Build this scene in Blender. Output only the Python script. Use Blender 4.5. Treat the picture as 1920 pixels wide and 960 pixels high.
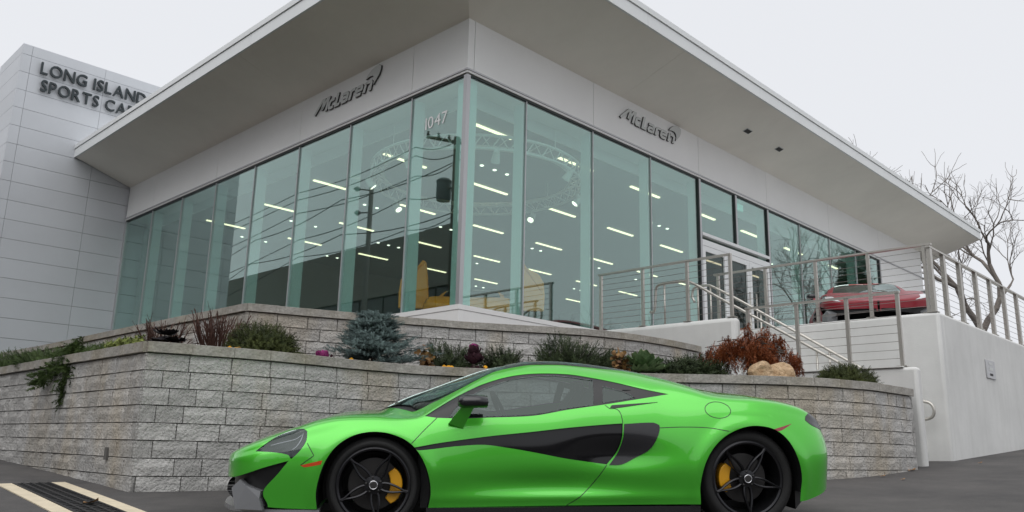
import bpy, bmesh, math, random
import numpy as np
from mathutils import Vector, Matrix
from mathutils.geometry import delaunay_2d_cdt
random.seed(7); rng = np.random.default_rng(7)
for o in list(bpy.data.objects): bpy.data.objects.remove(o)
scn = bpy.context.scene
COL = scn.collection
R = math.radians
# ---------------------------------------------------------------- camera
HC = .53
CP, SP, CR, SR = math.cos(R(13.19)), math.sin(R(13.19)), math.cos(R(1.30)), math.sin(R(1.30))
cam = bpy.data.cameras.new('camera'); co = bpy.data.objects.new('camera', cam); COL.objects.link(co)
cam.sensor_width = 36; cam.lens = 36*1538.5/1920; cam.clip_start = .05; cam.clip_end = 3000
_r = Vector((CR, -SR*SP, SR*CP)); _u = Vector((-SR, -CR*SP, CR*CP)); _f = Vector((0, CP, SP))
co.matrix_world = Matrix(((_r.x, _u.x, -_f.x, 0), (_r.y, _u.y, -_f.y, 0), (_r.z, _u.z, -_f.z, HC), (0, 0, 0, 1)))
scn.camera = co
# ---------------------------------------------------------------- world, sun, exposure
SUN_EL, SUN_AZ = 62, 200          # high soft sun behind cloud, from behind the camera
w = bpy.data.worlds.new('World'); scn.world = w; w.use_nodes = True
nt = w.node_tree; nt.nodes.clear()
sky = nt.nodes.new('ShaderNodeTexSky'); sky.sky_type = 'NISHITA'; sky.sun_disc = False
sky.sun_elevation = R(SUN_EL); sky.sun_rotation = R(SUN_AZ); sky.dust_density = 4; sky.air_density = 1.2
hs = nt.nodes.new('ShaderNodeHueSaturation'); hs.inputs['Saturation'].default_value = .25
b1 = nt.nodes.new('ShaderNodeBackground'); b1.inputs[1].default_value = .08
b2 = nt.nodes.new('ShaderNodeBackground'); b2.inputs[0].default_value = (.935, .955, 1, 1); b2.inputs[1].default_value = .775
mx = nt.nodes.new('ShaderNodeMixShader'); mx.inputs[0].default_value = .9
ow = nt.nodes.new('ShaderNodeOutputWorld')
nt.links.new(sky.outputs[0], hs.inputs['Color']); nt.links.new(hs.outputs[0], b1.inputs[0])
nt.links.new(b1.outputs[0], mx.inputs[1]); nt.links.new(b2.outputs[0], mx.inputs[2]); nt.links.new(mx.outputs[0], ow.inputs[0])
sl = bpy.data.lights.new('sun', 'SUN'); sl.energy = 1.3; sl.angle = R(70); sl.color = (1, .985, .96)
so = bpy.data.objects.new('sun', sl); COL.objects.link(so)
so.rotation_euler = (R(90-SUN_EL), 0, R(180-SUN_AZ))
scn.view_settings.view_transform = 'Standard'; scn.view_settings.look = 'None'
scn.view_settings.exposure = .27; scn.view_settings.gamma = 1
scn.cycles.transparent_max_bounces = 24; scn.cycles.max_bounces = 8

# ---------------------------------------------------------------- helpers
def tag(o, label=None, cat=None, group=None, kind=None):
    if label: o['label'] = label
    if cat: o['category'] = cat
    if group: o['group'] = group
    if kind: o['kind'] = kind
    return o
def empty(name, loc=(0, 0, 0), rz=0, label=None, cat=None, group=None):
    o = bpy.data.objects.new(name, None); o.empty_display_size = .2; COL.objects.link(o)
    o.location = loc; o.rotation_euler = (0, 0, rz)
    return tag(o, label, cat, group)
def link(name, me, parent=None, world=True):
    o = bpy.data.objects.new(name, me); COL.objects.link(o)
    if parent is not None:
        o.parent = parent
        if world:
            m = parent; M = m.matrix_basis.copy()
            while m.parent: 
                M = m.parent.matrix_basis @ m.matrix_parent_inverse @ M; m = m.parent
            o.matrix_parent_inverse = M.inverted()
    return o
def copy_tree(o, parent=None, paint=None):
    c = o.copy(); COL.objects.link(c); c.parent = parent
    if paint and c.data and c.type == 'MESH':
        for i, s in enumerate(c.material_slots):
            if s.material in paint: s.link = 'OBJECT'; s.material = paint[s.material] if False else s.material
    for ch in o.children: copy_tree(ch, c, paint)
    return c
def spline(P, n=400):
    P = np.array(P, float); d = np.concatenate([[0], np.cumsum(np.linalg.norm(np.diff(P, axis=0), axis=1))])
    k = len(P); m = np.zeros_like(P)
    for i in range(k):
        a, b = max(i-1, 0), min(i+1, k-1); m[i] = (P[b]-P[a])/(d[b]-d[a])
    t = np.linspace(0, d[-1], n); i = np.clip(np.searchsorted(d, t)-1, 0, k-2); h = d[i+1]-d[i]; f = ((t-d[i])/h)[:, None]; h = h[:, None]
    return (2*f**3-3*f**2+1)*P[i]+(f**3-2*f**2+f)*h*m[i]+(-2*f**3+3*f**2)*P[i+1]+(f**3-f**2)*h*m[i+1]
class MB:
    def __init__(s): s.v = []; s.f = []; s.n = 0
    def add(s, V, F):
        V = np.asarray(V, float).reshape(-1, 3); s.v.append(V)
        k = s.n; s.f += [tuple(int(i)+k for i in f) for f in F]; s.n += len(V); return s
    def box(s, lo, hi, fr=None):
        lo, hi = np.minimum(lo, hi), np.maximum(lo, hi)
        V = np.array([[x, y, z] for x in (lo[0], hi[0]) for y in (lo[1], hi[1]) for z in (lo[2], hi[2])], float)
        if fr is not None: V = fr(V)
        return s.add(V, [(0, 1, 3, 2), (4, 6, 7, 5), (0, 4, 5, 1), (2, 3, 7, 6), (0, 2, 6, 4), (1, 5, 7, 3)])
    def prism(s, poly, lo, hi, fr):   # poly (p,q) extruded along third axis; fr(P Nx3)->world
        n = len(poly); V = np.array([[p, q, lo] for p, q in poly]+[[p, q, hi] for p, q in poly], float)
        F = [tuple(range(n))[::-1], tuple(range(n, 2*n))]+[(i, (i+1) % n, (i+1) % n+n, i+n) for i in range(n)]
        return s.add(fr(V), F)
    def tube(s, pts, r, n=6, cap=True):
        P = np.asarray(pts, float); m = len(P); rr = np.full(m, r) if np.isscalar(r) else np.asarray(r, float)
        T = np.gradient(P, axis=0); T /= np.linalg.norm(T, axis=1)[:, None]+1e-12
        a = np.array([0, 0, 1.]) if abs(T[0, 2]) < .9 else np.array([1., 0, 0])
        V = []
        for i in range(m):
            u = np.cross(T[i], a); u /= np.linalg.norm(u)+1e-12; w_ = np.cross(T[i], u); a = -np.cross(T[i], u) if False else np.cross(u, T[i])
            for k in range(n):
                th = 2*math.pi*k/n; V.append(P[i]+rr[i]*(math.cos(th)*u+math.sin(th)*w_))
        F = [(i*n+k, i*n+(k+1) % n, (i+1)*n+(k+1) % n, (i+1)*n+k) for i in range(m-1) for k in range(n)]
        if cap: F += [tuple(range(n))[::-1], tuple(range((m-1)*n, m*n))]
        return s.add(V, F)
    def lathe(s, prof, fr=None, n=32, closed=False):   # prof (r, h) about local z
        m = len(prof); V = [[r*math.cos(2*math.pi*k/n), r*math.sin(2*math.pi*k/n), h] for r, h in prof for k in range(n)]
        V = np.array(V, float); V = fr(V) if fr else V
        F = [(i*n+k, i*n+(k+1) % n, ((i+1) % m)*n+(k+1) % n, ((i+1) % m)*n+k) for i in range(m if closed else m-1) for k in range(n)]
        return s.add(V, F)
    def mesh(s, name, mat=None, smooth=False):
        me = bpy.data.meshes.new(name)
        V = np.concatenate(s.v) if s.v else np.zeros((0, 3))
        me.from_pydata(V.tolist(), [], s.f); me.update()
        if s.n < 20000:
            b = bmesh.new(); b.from_mesh(me); bmesh.ops.recalc_face_normals(b, faces=b.faces); b.to_mesh(me); b.free()
        if mat: me.materials.append(mat)
        if smooth: me.polygons.foreach_set('use_smooth', [True]*len(me.polygons))
        return me
    def build(s, name, mat=None, parent=None, smooth=False, world=True, sharp=None):
        me = s.mesh(name, mat, smooth or sharp is not None)
        if sharp is not None: me.set_sharp_from_angle(angle=R(sharp))
        return link(name, me, parent, world)
def fastmesh(name, V, F, mat, smooth=False, parent=None, world=True):
    """V Nx3, F Mxk numpy"""
    me = bpy.data.meshes.new(name); V = np.asarray(V, np.float32); F = np.asarray(F, np.int32)
    k = F.shape[1]
    me.vertices.add(len(V)); me.vertices.foreach_set('co', V.ravel())
    me.loops.add(F.size); me.loops.foreach_set('vertex_index', F.ravel())
    me.polygons.add(len(F)); me.polygons.foreach_set('loop_start', np.arange(0, F.size, k, dtype=np.int32))
    me.update(calc_edges=True); me.materials.append(mat)
    if smooth: me.polygons.foreach_set('use_smooth', [True]*len(F))
    return link(name, me, parent, world)

# ---------------------------------------------------------------- materials
def mat(name, col, rough=.6, metal=0., var=0., scale=8., bump=0., bscale=None, coat=0., rnd=0., col2=None, spec=.5, dist=.02):
    m = bpy.data.materials.new(name); m.use_nodes = True; n = m.node_tree; b = n.nodes['Principled BSDF']
    b.inputs['Roughness'].default_value = rough; b.inputs['Metallic'].default_value = metal
    b.inputs['Coat Weight'].default_value = coat; b.inputs['Coat Roughness'].default_value = .06
    b.inputs['Specular IOR Level'].default_value = spec
    c = (*col, 1); b.inputs['Base Color'].default_value = c
    tc = n.nodes.new('ShaderNodeTexCoord')
    src = None
    if var or col2:
        no = n.nodes.new('ShaderNodeTexNoise'); no.inputs['Scale'].default_value = scale; no.inputs['Detail'].default_value = 6
        no.inputs['Roughness'].default_value = .65
        n.links.new(tc.outputs['Object'], no.inputs['Vector'])
        rp = n.nodes.new('ShaderNodeValToRGB'); rp.color_ramp.elements[0].position = .32; rp.color_ramp.elements[1].position = .68
        d = col2 if col2 else tuple(x*(1-var) for x in col)
        rp.color_ramp.elements[0].color = (*d, 1); rp.color_ramp.elements[1].color = (*(col if col2 else tuple(min(1, x*(1+var)) for x in col)), 1)
        n.links.new(no.outputs['Fac'], rp.inputs['Fac']); src = rp.outputs['Color']
    if rnd:
        oi = n.nodes.new('ShaderNodeObjectInfo'); mr = n.nodes.new('ShaderNodeMapRange')
        mr.inputs['To Min'].default_value = 1-rnd; mr.inputs['To Max'].default_value = 1+rnd
        n.links.new(oi.outputs['Random'], mr.inputs['Value'])
        mm = n.nodes.new('ShaderNodeMix'); mm.data_type = 'RGBA'; mm.blend_type = 'MULTIPLY'; mm.inputs['Factor'].default_value = 1
        if src: n.links.new(src, mm.inputs['A'])
        else: mm.inputs['A'].default_value = c
        n.links.new(mr.outputs[0], mm.inputs['B']); src = mm.outputs['Result']
    if src: n.links.new(src, b.inputs['Base Color'])
    if bump:
        nb = n.nodes.new('ShaderNodeTexNoise'); nb.inputs['Scale'].default_value = bscale or scale*3; nb.inputs['Detail'].default_value = 8
        n.links.new(tc.outputs['Object'], nb.inputs['Vector'])
        bp = n.nodes.new('ShaderNodeBump'); bp.inputs['Strength'].default_value = bump; bp.inputs['Distance'].default_value = dist
        n.links.new(nb.outputs['Fac'], bp.inputs['Height']); n.links.new(bp.outputs[0], b.inputs['Normal'])
    return m
def glassmat(name, tint, refl=1.5, haze=None, hazef=0., rough=0.):
    m = bpy.data.materials.new(name); m.use_nodes = True; n = m.node_tree; n.nodes.clear()
    o = n.nodes.new('ShaderNodeOutputMaterial'); t = n.nodes.new('ShaderNodeBsdfTransparent'); t.inputs[0].default_value = (*tint, 1)
    g = n.nodes.new('ShaderNodeBsdfGlossy'); g.inputs['Roughness'].default_value = rough; g.inputs[0].default_value = (.87, 1, .965, 1)
    ge = n.nodes.new('ShaderNodeNewGeometry'); dt = n.nodes.new('ShaderNodeVectorMath'); dt.operation = 'DOT_PRODUCT'
    n.links.new(ge.outputs['Normal'], dt.inputs[0]); n.links.new(ge.outputs['Incoming'], dt.inputs[1])
    def mth(op, x, y=None):
        q = n.nodes.new('ShaderNodeMath'); q.operation = op
        for i_, k_ in enumerate((x, y)):
            if k_ is None: continue
            if isinstance(k_, (int, float)): q.inputs[i_].default_value = k_
            else: n.links.new(k_, q.inputs[i_])
        return q.outputs[0]
    r0 = ((refl-1)/(refl+1))**2
    ff = mth('ADD', mth('MULTIPLY', mth('POWER', mth('SUBTRACT', 1., mth('ABSOLUTE', dt.outputs['Value'])), 5.), 1-r0), r0)
    a = t.outputs[0]
    if haze:
        d = n.nodes.new('ShaderNodeBsdfDiffuse'); d.inputs[0].default_value = (*haze, 1)
        tl = n.nodes.new('ShaderNodeBsdfTranslucent'); tl.inputs[0].default_value = (*haze, 1)
        m0 = n.nodes.new('ShaderNodeMixShader'); m0.inputs[0].default_value = .5
        n.links.new(d.outputs[0], m0.inputs[1]); n.links.new(tl.outputs[0], m0.inputs[2])
        m1 = n.nodes.new('ShaderNodeMixShader'); m1.inputs[0].default_value = hazef
        n.links.new(a, m1.inputs[1]); n.links.new(m0.outputs[0], m1.inputs[2]); a = m1.outputs[0]
    m2 = n.nodes.new('ShaderNodeMixShader'); n.links.new(ff, m2.inputs[0]); n.links.new(a, m2.inputs[1]); n.links.new(g.outputs[0], m2.inputs[2])
    n.links.new(m2.outputs[0], o.inputs[0]); return m
def emit(name, col, s):
    m = bpy.data.materials.new(name); m.use_nodes = True; b = m.node_tree.nodes['Principled BSDF']
    b.inputs['Base Color'].default_value = (*col, 1); b.inputs['Emission Color'].default_value = (*col, 1); b.inputs['Emission Strength'].default_value = s
    return m
M = {}
M['white'] = mat('white_panel', (.84, .84, .83), .45, var=.03, scale=.6)
M['soffit'] = mat('soffit_metal', (.84, .81, .74), .5, var=.05, scale=.5)
M['fascia'] = mat('fascia_metal', (.78, .80, .80), .4, var=.03, scale=1)
M['stucco'] = mat('white_stucco', (.68, .68, .665), .85, var=.06, scale=1.3, bump=.25, bscale=60, dist=.01)
M['tower'] = mat('silver_cladding', (.60, .62, .65), .45, metal=.15, var=.04, scale=.5, rnd=.03)
M['vinyl'] = mat('white_vinyl', (.93, .93, .93), .5)
M['dark'] = mat('dark_joint', (.05, .05, .05), .8)
M['mull'] = mat('aluminium_mullion', (.46, .46, .47), .35, metal=.5)
M['mulldark'] = mat('dark_gasket', (.025, .03, .03), .5)
M['steel'] = mat('brushed_steel', (.52, .50, .46), .38, metal=.75, var=.06, scale=20)
M['cable'] = mat('steel_cable', (.22, .2, .19), .5, metal=.6)
M['letter'] = mat('dark_letter', (.035, .045, .05), .4, metal=.3)
M['logo'] = mat('logo_metal', (.58, .595, .58), .45)
M['logodark'] = mat('logo_edge', (.05, .05, .05), .5)
M['glass'] = glassmat('window_glass', (.82, .94, .915), 2.35)
M['fin'] = glassmat('fin_glass', (.8, .93, .9), 1.45, (.86, .96, .94), .88)
M['ceil'] = mat('ceiling_grey', (.36, .40, .39), .8)
M['inner'] = mat('interior_wall', (.26, .28, .28), .8, var=.03)
M['infloor'] = mat('interior_floor', (.20, .21, .21), .3)
M['strip'] = emit('strip_lamp', (1, .84, .55), 1.7)
M['spot'] = emit('spot_lamp', (1, .93, .78), 2.2)
M['truss'] = mat('white_truss', (.75, .76, .72), .5)
M['exit'] = emit('exit_green', (.35, .70, .60), .3)
M['block'] = mat('split_face_block', (.54, .528, .508), .95, var=.0, scale=22, bump=.9, bscale=38, rnd=.12, col2=(.36, .352, .34), dist=.03)
M['cap'] = mat('wall_cap', (.43, .41, .375), .95, scale=18, bump=.6, bscale=36, rnd=.08, col2=(.27, .255, .23), dist=.02)
M['joint'] = mat('wall_core', (.12, .117, .11), .95)
M['soil'] = mat('mulch', (.07, .045, .03), 1, var=.4, scale=30, bump=.8, bscale=40)
M['paving'] = mat('terrace_paving', (.42, .42, .41), .8, var=.06, scale=3)
M['conc'] = mat('drain_concrete', (.62, .54, .40), .9, var=.10, scale=9, bump=.3, bscale=50)
M['iron'] = mat('cast_iron', (.025, .025, .027), .5, metal=.6)

def stain(m, col, sc, lo, hi):
    n = m.node_tree; b = n.nodes['Principled BSDF']; src = b.inputs['Base Color'].links[0].from_socket
    ge = n.nodes.new('ShaderNodeNewGeometry'); no = n.nodes.new('ShaderNodeTexNoise'); no.inputs['Scale'].default_value = sc; no.inputs['Detail'].default_value = 4
    mp = n.nodes.new('ShaderNodeMapping'); mp.inputs['Scale'].default_value = (1, 1, .12 if sc > 4 else .35); n.links.new(ge.outputs['Position'], mp.inputs[0]); n.links.new(mp.outputs[0], no.inputs['Vector'])
    rp = n.nodes.new('ShaderNodeValToRGB'); rp.color_ramp.elements[0].position = lo; rp.color_ramp.elements[0].color = (1, 1, 1, 1); rp.color_ramp.elements[1].position = hi; rp.color_ramp.elements[1].color = (*col, 1)
    n.links.new(no.outputs[0], rp.inputs[0]); mm = n.nodes.new('ShaderNodeMix'); mm.data_type = 'RGBA'; mm.blend_type = 'MULTIPLY'; mm.inputs['Factor'].default_value = 1
    n.links.new(src, mm.inputs['A']); n.links.new(rp.outputs[0], mm.inputs['B']); n.links.new(mm.outputs['Result'], b.inputs['Base Color'])
stain(M['block'], (.92, .84, .72), 1.6, .48, .68); stain(M['cap'], (.88, .84, .74), 2.2, .45, .7); stain(M['stucco'], (.95, .95, .945), 5, .44, .66)
# asphalt with aggregate, patches and stains
def asphalt():
    m = mat('asphalt', (.095, .09, .088), .88, scale=140, col2=(.058, .056, .055), bump=.55, bscale=220, dist=.008)
    n = m.node_tree; b = n.nodes['Principled BSDF']; src = b.inputs['Base Color'].links[0].from_socket
    tc = n.nodes.new('ShaderNodeTexCoord'); no = n.nodes.new('ShaderNodeTexNoise'); no.inputs['Scale'].default_value = .7; no.inputs['Detail'].default_value = 12; no.inputs['Roughness'].default_value = .72
    n.links.new(tc.outputs['Object'], no.inputs['Vector'])
    rp = n.nodes.new('ShaderNodeValToRGB'); rp.color_ramp.elements[0].position = .38; rp.color_ramp.elements[0].color = (.70, .70, .71, 1)
    rp.color_ramp.elements[1].position = .62; rp.color_ramp.elements[1].color = (1.25, 1.22, 1.2, 1)
    n.links.new(no.outputs[0], rp.inputs[0])
    mm = n.nodes.new('ShaderNodeMix'); mm.data_type = 'RGBA'; mm.blend_type = 'MULTIPLY'; mm.inputs['Factor'].default_value = 1
    n.links.new(src, mm.inputs['A']); n.links.new(rp.outputs[0], mm.inputs['B']); n.links.new(mm.outputs['Result'], b.inputs['Base Color'])
    return m
M['asphalt'] = asphalt()

# ---------------------------------------------------------------- ground
def gz(x, y):
    x = np.asarray(x, float); y = np.asarray(y, float)
    X = np.clip(x, -8, 10); Y = np.clip(y, 5.2, 15.5)
    z = -.6250+.0003*X+.1245*Y+.0034*X*X+.0011*X*Y-.0044*Y*Y
    return z+.05*np.clip(y-5.2, -8, 0)+.02*np.clip(y-15.5, 0, 10)
def gz1(x, y): return float(gz(x, y))
ax = np.concatenate([[-900, -400, -150, -60, -30, -18], np.arange(-12, 14.01, .5), [18, 30, 60, 150, 400, 900]])
ay = np.concatenate([[-900, -400, -150, -60, -25, -12, -6], np.arange(-2, 18.01, .5), [22, 30, 60, 150, 400, 900]])
gx, gy = np.meshgrid(ax, ay, indexing='ij'); gV = np.stack([gx, gy, gz(gx, gy)], -1).reshape(-1, 3)
ny = len(ay); gF = np.array([(i*ny+j, (i+1)*ny+j, (i+1)*ny+j+1, i*ny+j+1) for i in range(len(ax)-1) for j in range(ny-1)])
tag(fastmesh('ground', gV, gF, M['asphalt'], True), 'dark grey asphalt forecourt', None, None, 'structure')

# ---------------------------------------------------------------- building frame
YA = R(45.55); AD = np.array([-math.sin(YA), math.cos(YA), 0]); BD = np.array([math.cos(YA), math.sin(YA), 0])
CB = np.array([-.887, 13.825, 0])
def bf(V):   # (a, b, z) -> world
    V = np.asarray(V, float); return CB+V[..., 0:1]*AD+V[..., 1:2]*BD+V[..., 2:3]*np.array([0, 0, 1.])
ZS, ZH, ZT, ZSO, ZRO, ZRT = 2.896, 7.142, 7.247, 8.252, 8.808, 9.198
AM = [0, 1.556, 3.607, 5.618, 7.624, 9.66, 11.66, 13.65, 15.63]
BM = [0, 1.556, 3.614, 5.73, 7.789, 9.56, 11.31, 13.30, 15.36, 17.37, 19.38]
bl = empty('showroom_building', bf(np.array([0, 0, 2.]))[0] if False else tuple(bf(np.array([[0, 0, 2.]]))[0]), 0,
           'white glass-walled car showroom with wide flat overhanging roof', 'building')
def bbox(name, m, lo, hi, parent=bl, bev=0): return MB().box(lo, hi, bf).build(name, m, parent)
# panes
for i in range(8):
    bbox('window_pane', M['glass'], (AM[i]+(.05 if i == 0 else .012), -.006, ZS), (AM[i+1]-.012, .006, ZH))
DOOR_T = 5.738
for i in range(10):
    if i in (4, 5): bbox('window_pane', M['glass'], (-.006, BM[i]+.04, DOOR_T+.06), (.006, BM[i+1]-.04, ZH))
    else: bbox('window_pane', M['glass'], (-.006, BM[i]+(.05 if i == 0 else .012), ZS), (.006, BM[i+1]-.012, ZH))
# mullions (silicone joint caps), fins
for a in AM[1:-1]:
    bbox('mullion', M['mull'], (a-.012, -.03, ZS), (a+.012, .035, ZH))
    bbox('glass_fin', M['fin'], (a-.012, .05, ZS), (a+.012, .30, ZH-.02))
for i, b in enumerate(BM[1:-1], 1):
    if i in (4, 5, 6):
        z0 = DOOR_T if i == 5 else ZS
        bbox('mullion', M['mull'], (-.05, b-.025, z0), (.05, b+.05, ZH)); bbox('gasket', M['mulldark'], (-.045, b-.06, z0), (.04, b-.026, ZH))
    else: bbox('mullion', M['mull'], (-.03, b-.012, ZS), (.035, b+.012, ZH))
    if i != 5: bbox('glass_fin', M['fin'], (.06, b-.012, ZS), (.30, b+.012, ZH-.02))
bbox('corner_post', M['mull'], (-.045, -.045, ZS), (.045, .045, ZH))
bbox('glass_fin', M['fin'], (.07, .10, ZS), (.09, .32, ZH-.02)); bbox('glass_fin', M['fin'], (.10, .07, ZS), (.32, .09, ZH-.02))
bbox('end_frame', M['mull'], (AM[-1]-.05, -.04, ZS), (AM[-1]+.05, .04, ZH))
bbox('end_frame', M['mulldark'], (-.045, BM[-1]-.04, ZS), (.04, BM[-1]+.01, ZH)); bbox('end_frame', M['mull'], (-.05, BM[-1]+.012, ZS), (.05, BM[-1]+.09, ZH))
# head: gasket, white trim, drip
bbox('head_gasket', M['mulldark'], (.04, -.032, ZH-.012), (AM[-1], .05, ZH+.03)); bbox('head_gasket', M['mulldark'], (-.032, .04, ZH-.012), (.05, BM[-1], ZH+.03))
bbox('head_trim', M['white'], (-.055, -.055, ZH+.031), (AM[-1], .06, ZT-.03)); bbox('head_trim', M['white'], (-.055, .061, ZH+.031), (.06, BM[-1]+.09, ZT-.03))
bbox('drip_edge', M['mull'], (-.075, -.075, ZT-.029), (AM[-1], .06, ZT)); bbox('drip_edge', M['mull'], (-.075, .061, ZT-.029), (.06, 24.0, ZT))
# wall panels above the glass and beyond it
ap = [0, 1.556, 5.618, 9.66, 13.65, 15.63]; bp_ = [0.12, 3.614, 7.789, 11.31, 15.36, 19.44, 23.7]
for i in range(5): bbox('wall_panel', M['white'], (ap[i]+(.0 if i == 0 else .006), -.0405, ZT+.001), (ap[i+1]-.006, .06, ZSO+.05))
bbox('wall_panel', M['white'], (-.04, -.04, ZT+.002), (-.0005, .114, ZSO+.05))
for i in range(6): bbox('wall_panel', M['white'], (-.04, bp_[i]+.006, ZT+.001), (.06, bp_[i+1]-.006, ZSO+.05))
bbox('wall_core', M['dark'], (.0, .062, ZT+.03), (AM[-1], .12, ZSO+.3)); bbox('wall_core', M['dark'], (.062, .13, ZT+.03), (.12, 23.6, ZSO+.3))
bbox('end_wall', M['white'], (-.038, BM[-1]+.095, 2.0), (.2, 23.7, ZT-.0295)); bbox('side_wall', M['white'], (.2, 23.5, 2.0), (15, 23.699, ZSO+.05))
# sill band and base
for lo, hi in (((-.06, -.06, ZS-.085), (AM[-1], .10, ZS)), ((-.06, .101, ZS-.085), (.10, BM[4]-.03, ZS)), ((-.06, BM[6]+.06, ZS-.085), (.10, BM[-1]+.09, ZS))): bbox('sill', M['white'], lo, hi)
for lo, hi in (((-.05, -.05, .1), (AM[-1], .08, ZS-.09)), ((-.05, .081, .1), (.08, BM[4]-.03, ZS-.09)), ((-.05, BM[6]+.06, .1), (.08, BM[-1]+.09, ZS-.09))): bbox('base_panel', M['white'], lo, hi)
# doors
for lo, hi in (((-.06, BM[4]+.06, DOOR_T-.02), (.06, BM[6]-.03, DOOR_T+.055)), ((-.05, BM[4]+.06, 5.47), (.05, BM[6]-.03, DOOR_T-.12))): bbox('door_frame', M['fascia'], lo, hi)
dw = (BM[6]-BM[4]-.09)/3
M['doorglass'] = glassmat('door_glass', (.55, .57, .57), 1.5)
for k in range(3):
    b0 = BM[4]+.06+k*dw; d = empty('door', tuple(bf(np.array([[0, b0, 2.7]]))[0])); d.parent = bl; d.matrix_parent_inverse = bl.matrix_basis.inverted()
    for lo, hi in (((-.045, b0+.005, 2.7), (.045, b0+.13, 5.465)), ((-.045, b0+dw-.13, 2.7), (.045, b0+dw-.005, 5.465)), ((-.044, b0+.131, 2.7), (.044, b0+dw-.131, 2.95)), ((-.044, b0+.131, 5.33), (.044, b0+dw-.131, 5.464))): bbox('stile', M['fascia'], lo, hi, d)
    bbox('pane', M['doorglass'], (-.01, b0+.131, 2.951), (.01, b0+dw-.131, 5.329), d)
    if k: 
        bb = b0+dw-.17 if k == 1 else b0+.17
        MB().tube(bf(np.array([[-.12, bb, 3.2], [-.12, bb, 4.6]])), .018, 8).build('handle', M['steel'], d, True)
# soffit panels (slope up and outwards), fascia, roof
OV = 1.74; BR = 25.4
def soff(u0, u1, side):  # along distance u along facade
    m = MB()
    if side == 'a': P = [[u0, -.04, ZSO], [u1, -.04, ZSO], [u1, -OV, ZRO], [(-OV if u0 <= 0 else u0), -OV, ZRO]]
    else: P = [[-.04, u0, ZSO], [-.04, u1, ZSO], [-OV, u1, ZRO], [-OV, (-OV if u0 <= 0 else u0), ZRO]]
    P = np.array(P, float); Q = P+np.array([0, 0, .05])
    m.add(bf(np.concatenate([P, Q])), [(0, 1, 2, 3), (7, 6, 5, 4), (0, 4, 5, 1), (1, 5, 6, 2), (2, 6, 7, 3), (3, 7, 4, 0)])
    m.build('soffit_panel', M['soffit'], bl)
sa = [-.04, 5.618, 10.6, 15.63]; sb = [-.04, 4.6, 9.2, 13.8, 18.4, BR]
for i in range(3): soff(sa[i]+(0 if i == 0 else .002), sa[i+1]-.002, 'a')
for i in range(5): soff(sb[i]+(0 if i == 0 else .002), sb[i+1]-.002, 'b')
ZF = ZRO+.25
def strip_run(name, m, z0, z1, out):
    cuts = [-OV-out, 5., 10.3, 15.75]
    for i in range(3): bbox(name, m, (cuts[i]+(0 if i == 0 else .003), -OV-out, z0), (cuts[i+1]-.003, -OV+.03, z1))
    cb = [-OV+.031, 3.2, 7.8, 12.4, 17., 21.6, BR]
    for i in range(6): bbox(name, m, (-OV-out, cb[i]+.003, z0), (-OV+.03, cb[i+1]-.003, z1))
strip_run('fascia', M['fascia'], ZRO-.012, ZF, .02); strip_run('roof_edge', M['fascia'], ZF+.018, ZRT, .045)
bbox('fascia_end', M['fascia'], (-OV+.031, BR-.03, ZRO+.02), (15, BR, ZRT-.002))
m_ = MB(); m_.box((-OV+.005, -OV+.005, ZF), (15.7, -.2, ZRT-.01), bf); m_.box((-OV+.005, -.199, ZF), (15.7, BR-.031, ZRT-.011), bf); m_.build('roof', M['fascia'], bl)
# gable end of the roof: close the wedge
P = np.array([[-OV, BR-.002, ZRO-.0], [-.04, BR-.002, ZSO], [15, BR-.002, ZSO], [15, BR-.002, ZRO+.02], [-OV, BR-.002, ZRO+.02]]); MB().add(bf(np.concatenate([P, P-np.array([0, .03, 0])])), [(0, 1, 2, 3, 4), (9, 8, 7, 6, 5)]+[(i, i+5, (i+1) % 5+5, (i+1) % 5) for i in range(5)]).build('roof_end', M['soffit'], bl)
# interior shell
ZCE = 6.95
bbox('ceiling', M['ceil'], (.62, .62, ZCE), (AM[-1], 23.4, ZCE+.08)); bbox('ceiling_edge', M['white'], (.1, .10, ZH+.05), (AM[-1], .62, ZH+.12)); bbox('ceiling_edge', M['white'], (.1, .621, ZH+.051), (.62, 23.4, ZH+.12))
bbox('ceiling_upstand', M['white'], (.62, .60, ZCE-.02), (AM[-1], .619, ZH+.049)); bbox('ceiling_upstand', M['white'], (.60, .6195, ZCE-.02), (.619, 23.4, ZH+.049))
bbox('floor', M['infloor'], (.1, .1, 2.6), (15.6, 23.4, 2.7))
bbox('inner_wall', M['inner'], (15.2, .5, 2.7), (15.5, 23.4, ZCE)); bbox('inner_wall', M['inner'], (.3, 21.0, 2.7), (15.2, 21.3, ZCE))
# ceiling lights on their grid
for a in (1.23, 4.06, 6.93, 9.82, 12.69):
    for k in range(7):
        b0 = 1.2+2.74*k
        o = bbox('strip_light', M['strip'], (a-.036, b0, ZCE-.03), (a+.036, b0+1.23, ZCE-.002), None)
        tag(o, 'warm white strip light recessed in the showroom ceiling', 'light', 'strip lights on the showroom ceiling')
dl = MB().lathe([(.0, 0), (.028, 0), (.045, .005), (.045, .02)], n=12).mesh('downlight', M['spot'])
for a in (2.65, 7.57, 10.65, 13.6):
    for k in range(5):
        if (k+int(a)) % 2 and a < 7: continue
        for q in range(3):
            p = bf(np.array([[a+.15*((k*7+int(a)) % 3), 2.6+3.3*k+.42*q+.3*(int(a) % 3), ZCE-.022]]))[0]
            o = link('downlight', dl); o.location = p
            tag(o, 'small round downlight set in the showroom ceiling', 'light', 'round downlights on the showroom ceiling')
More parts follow.
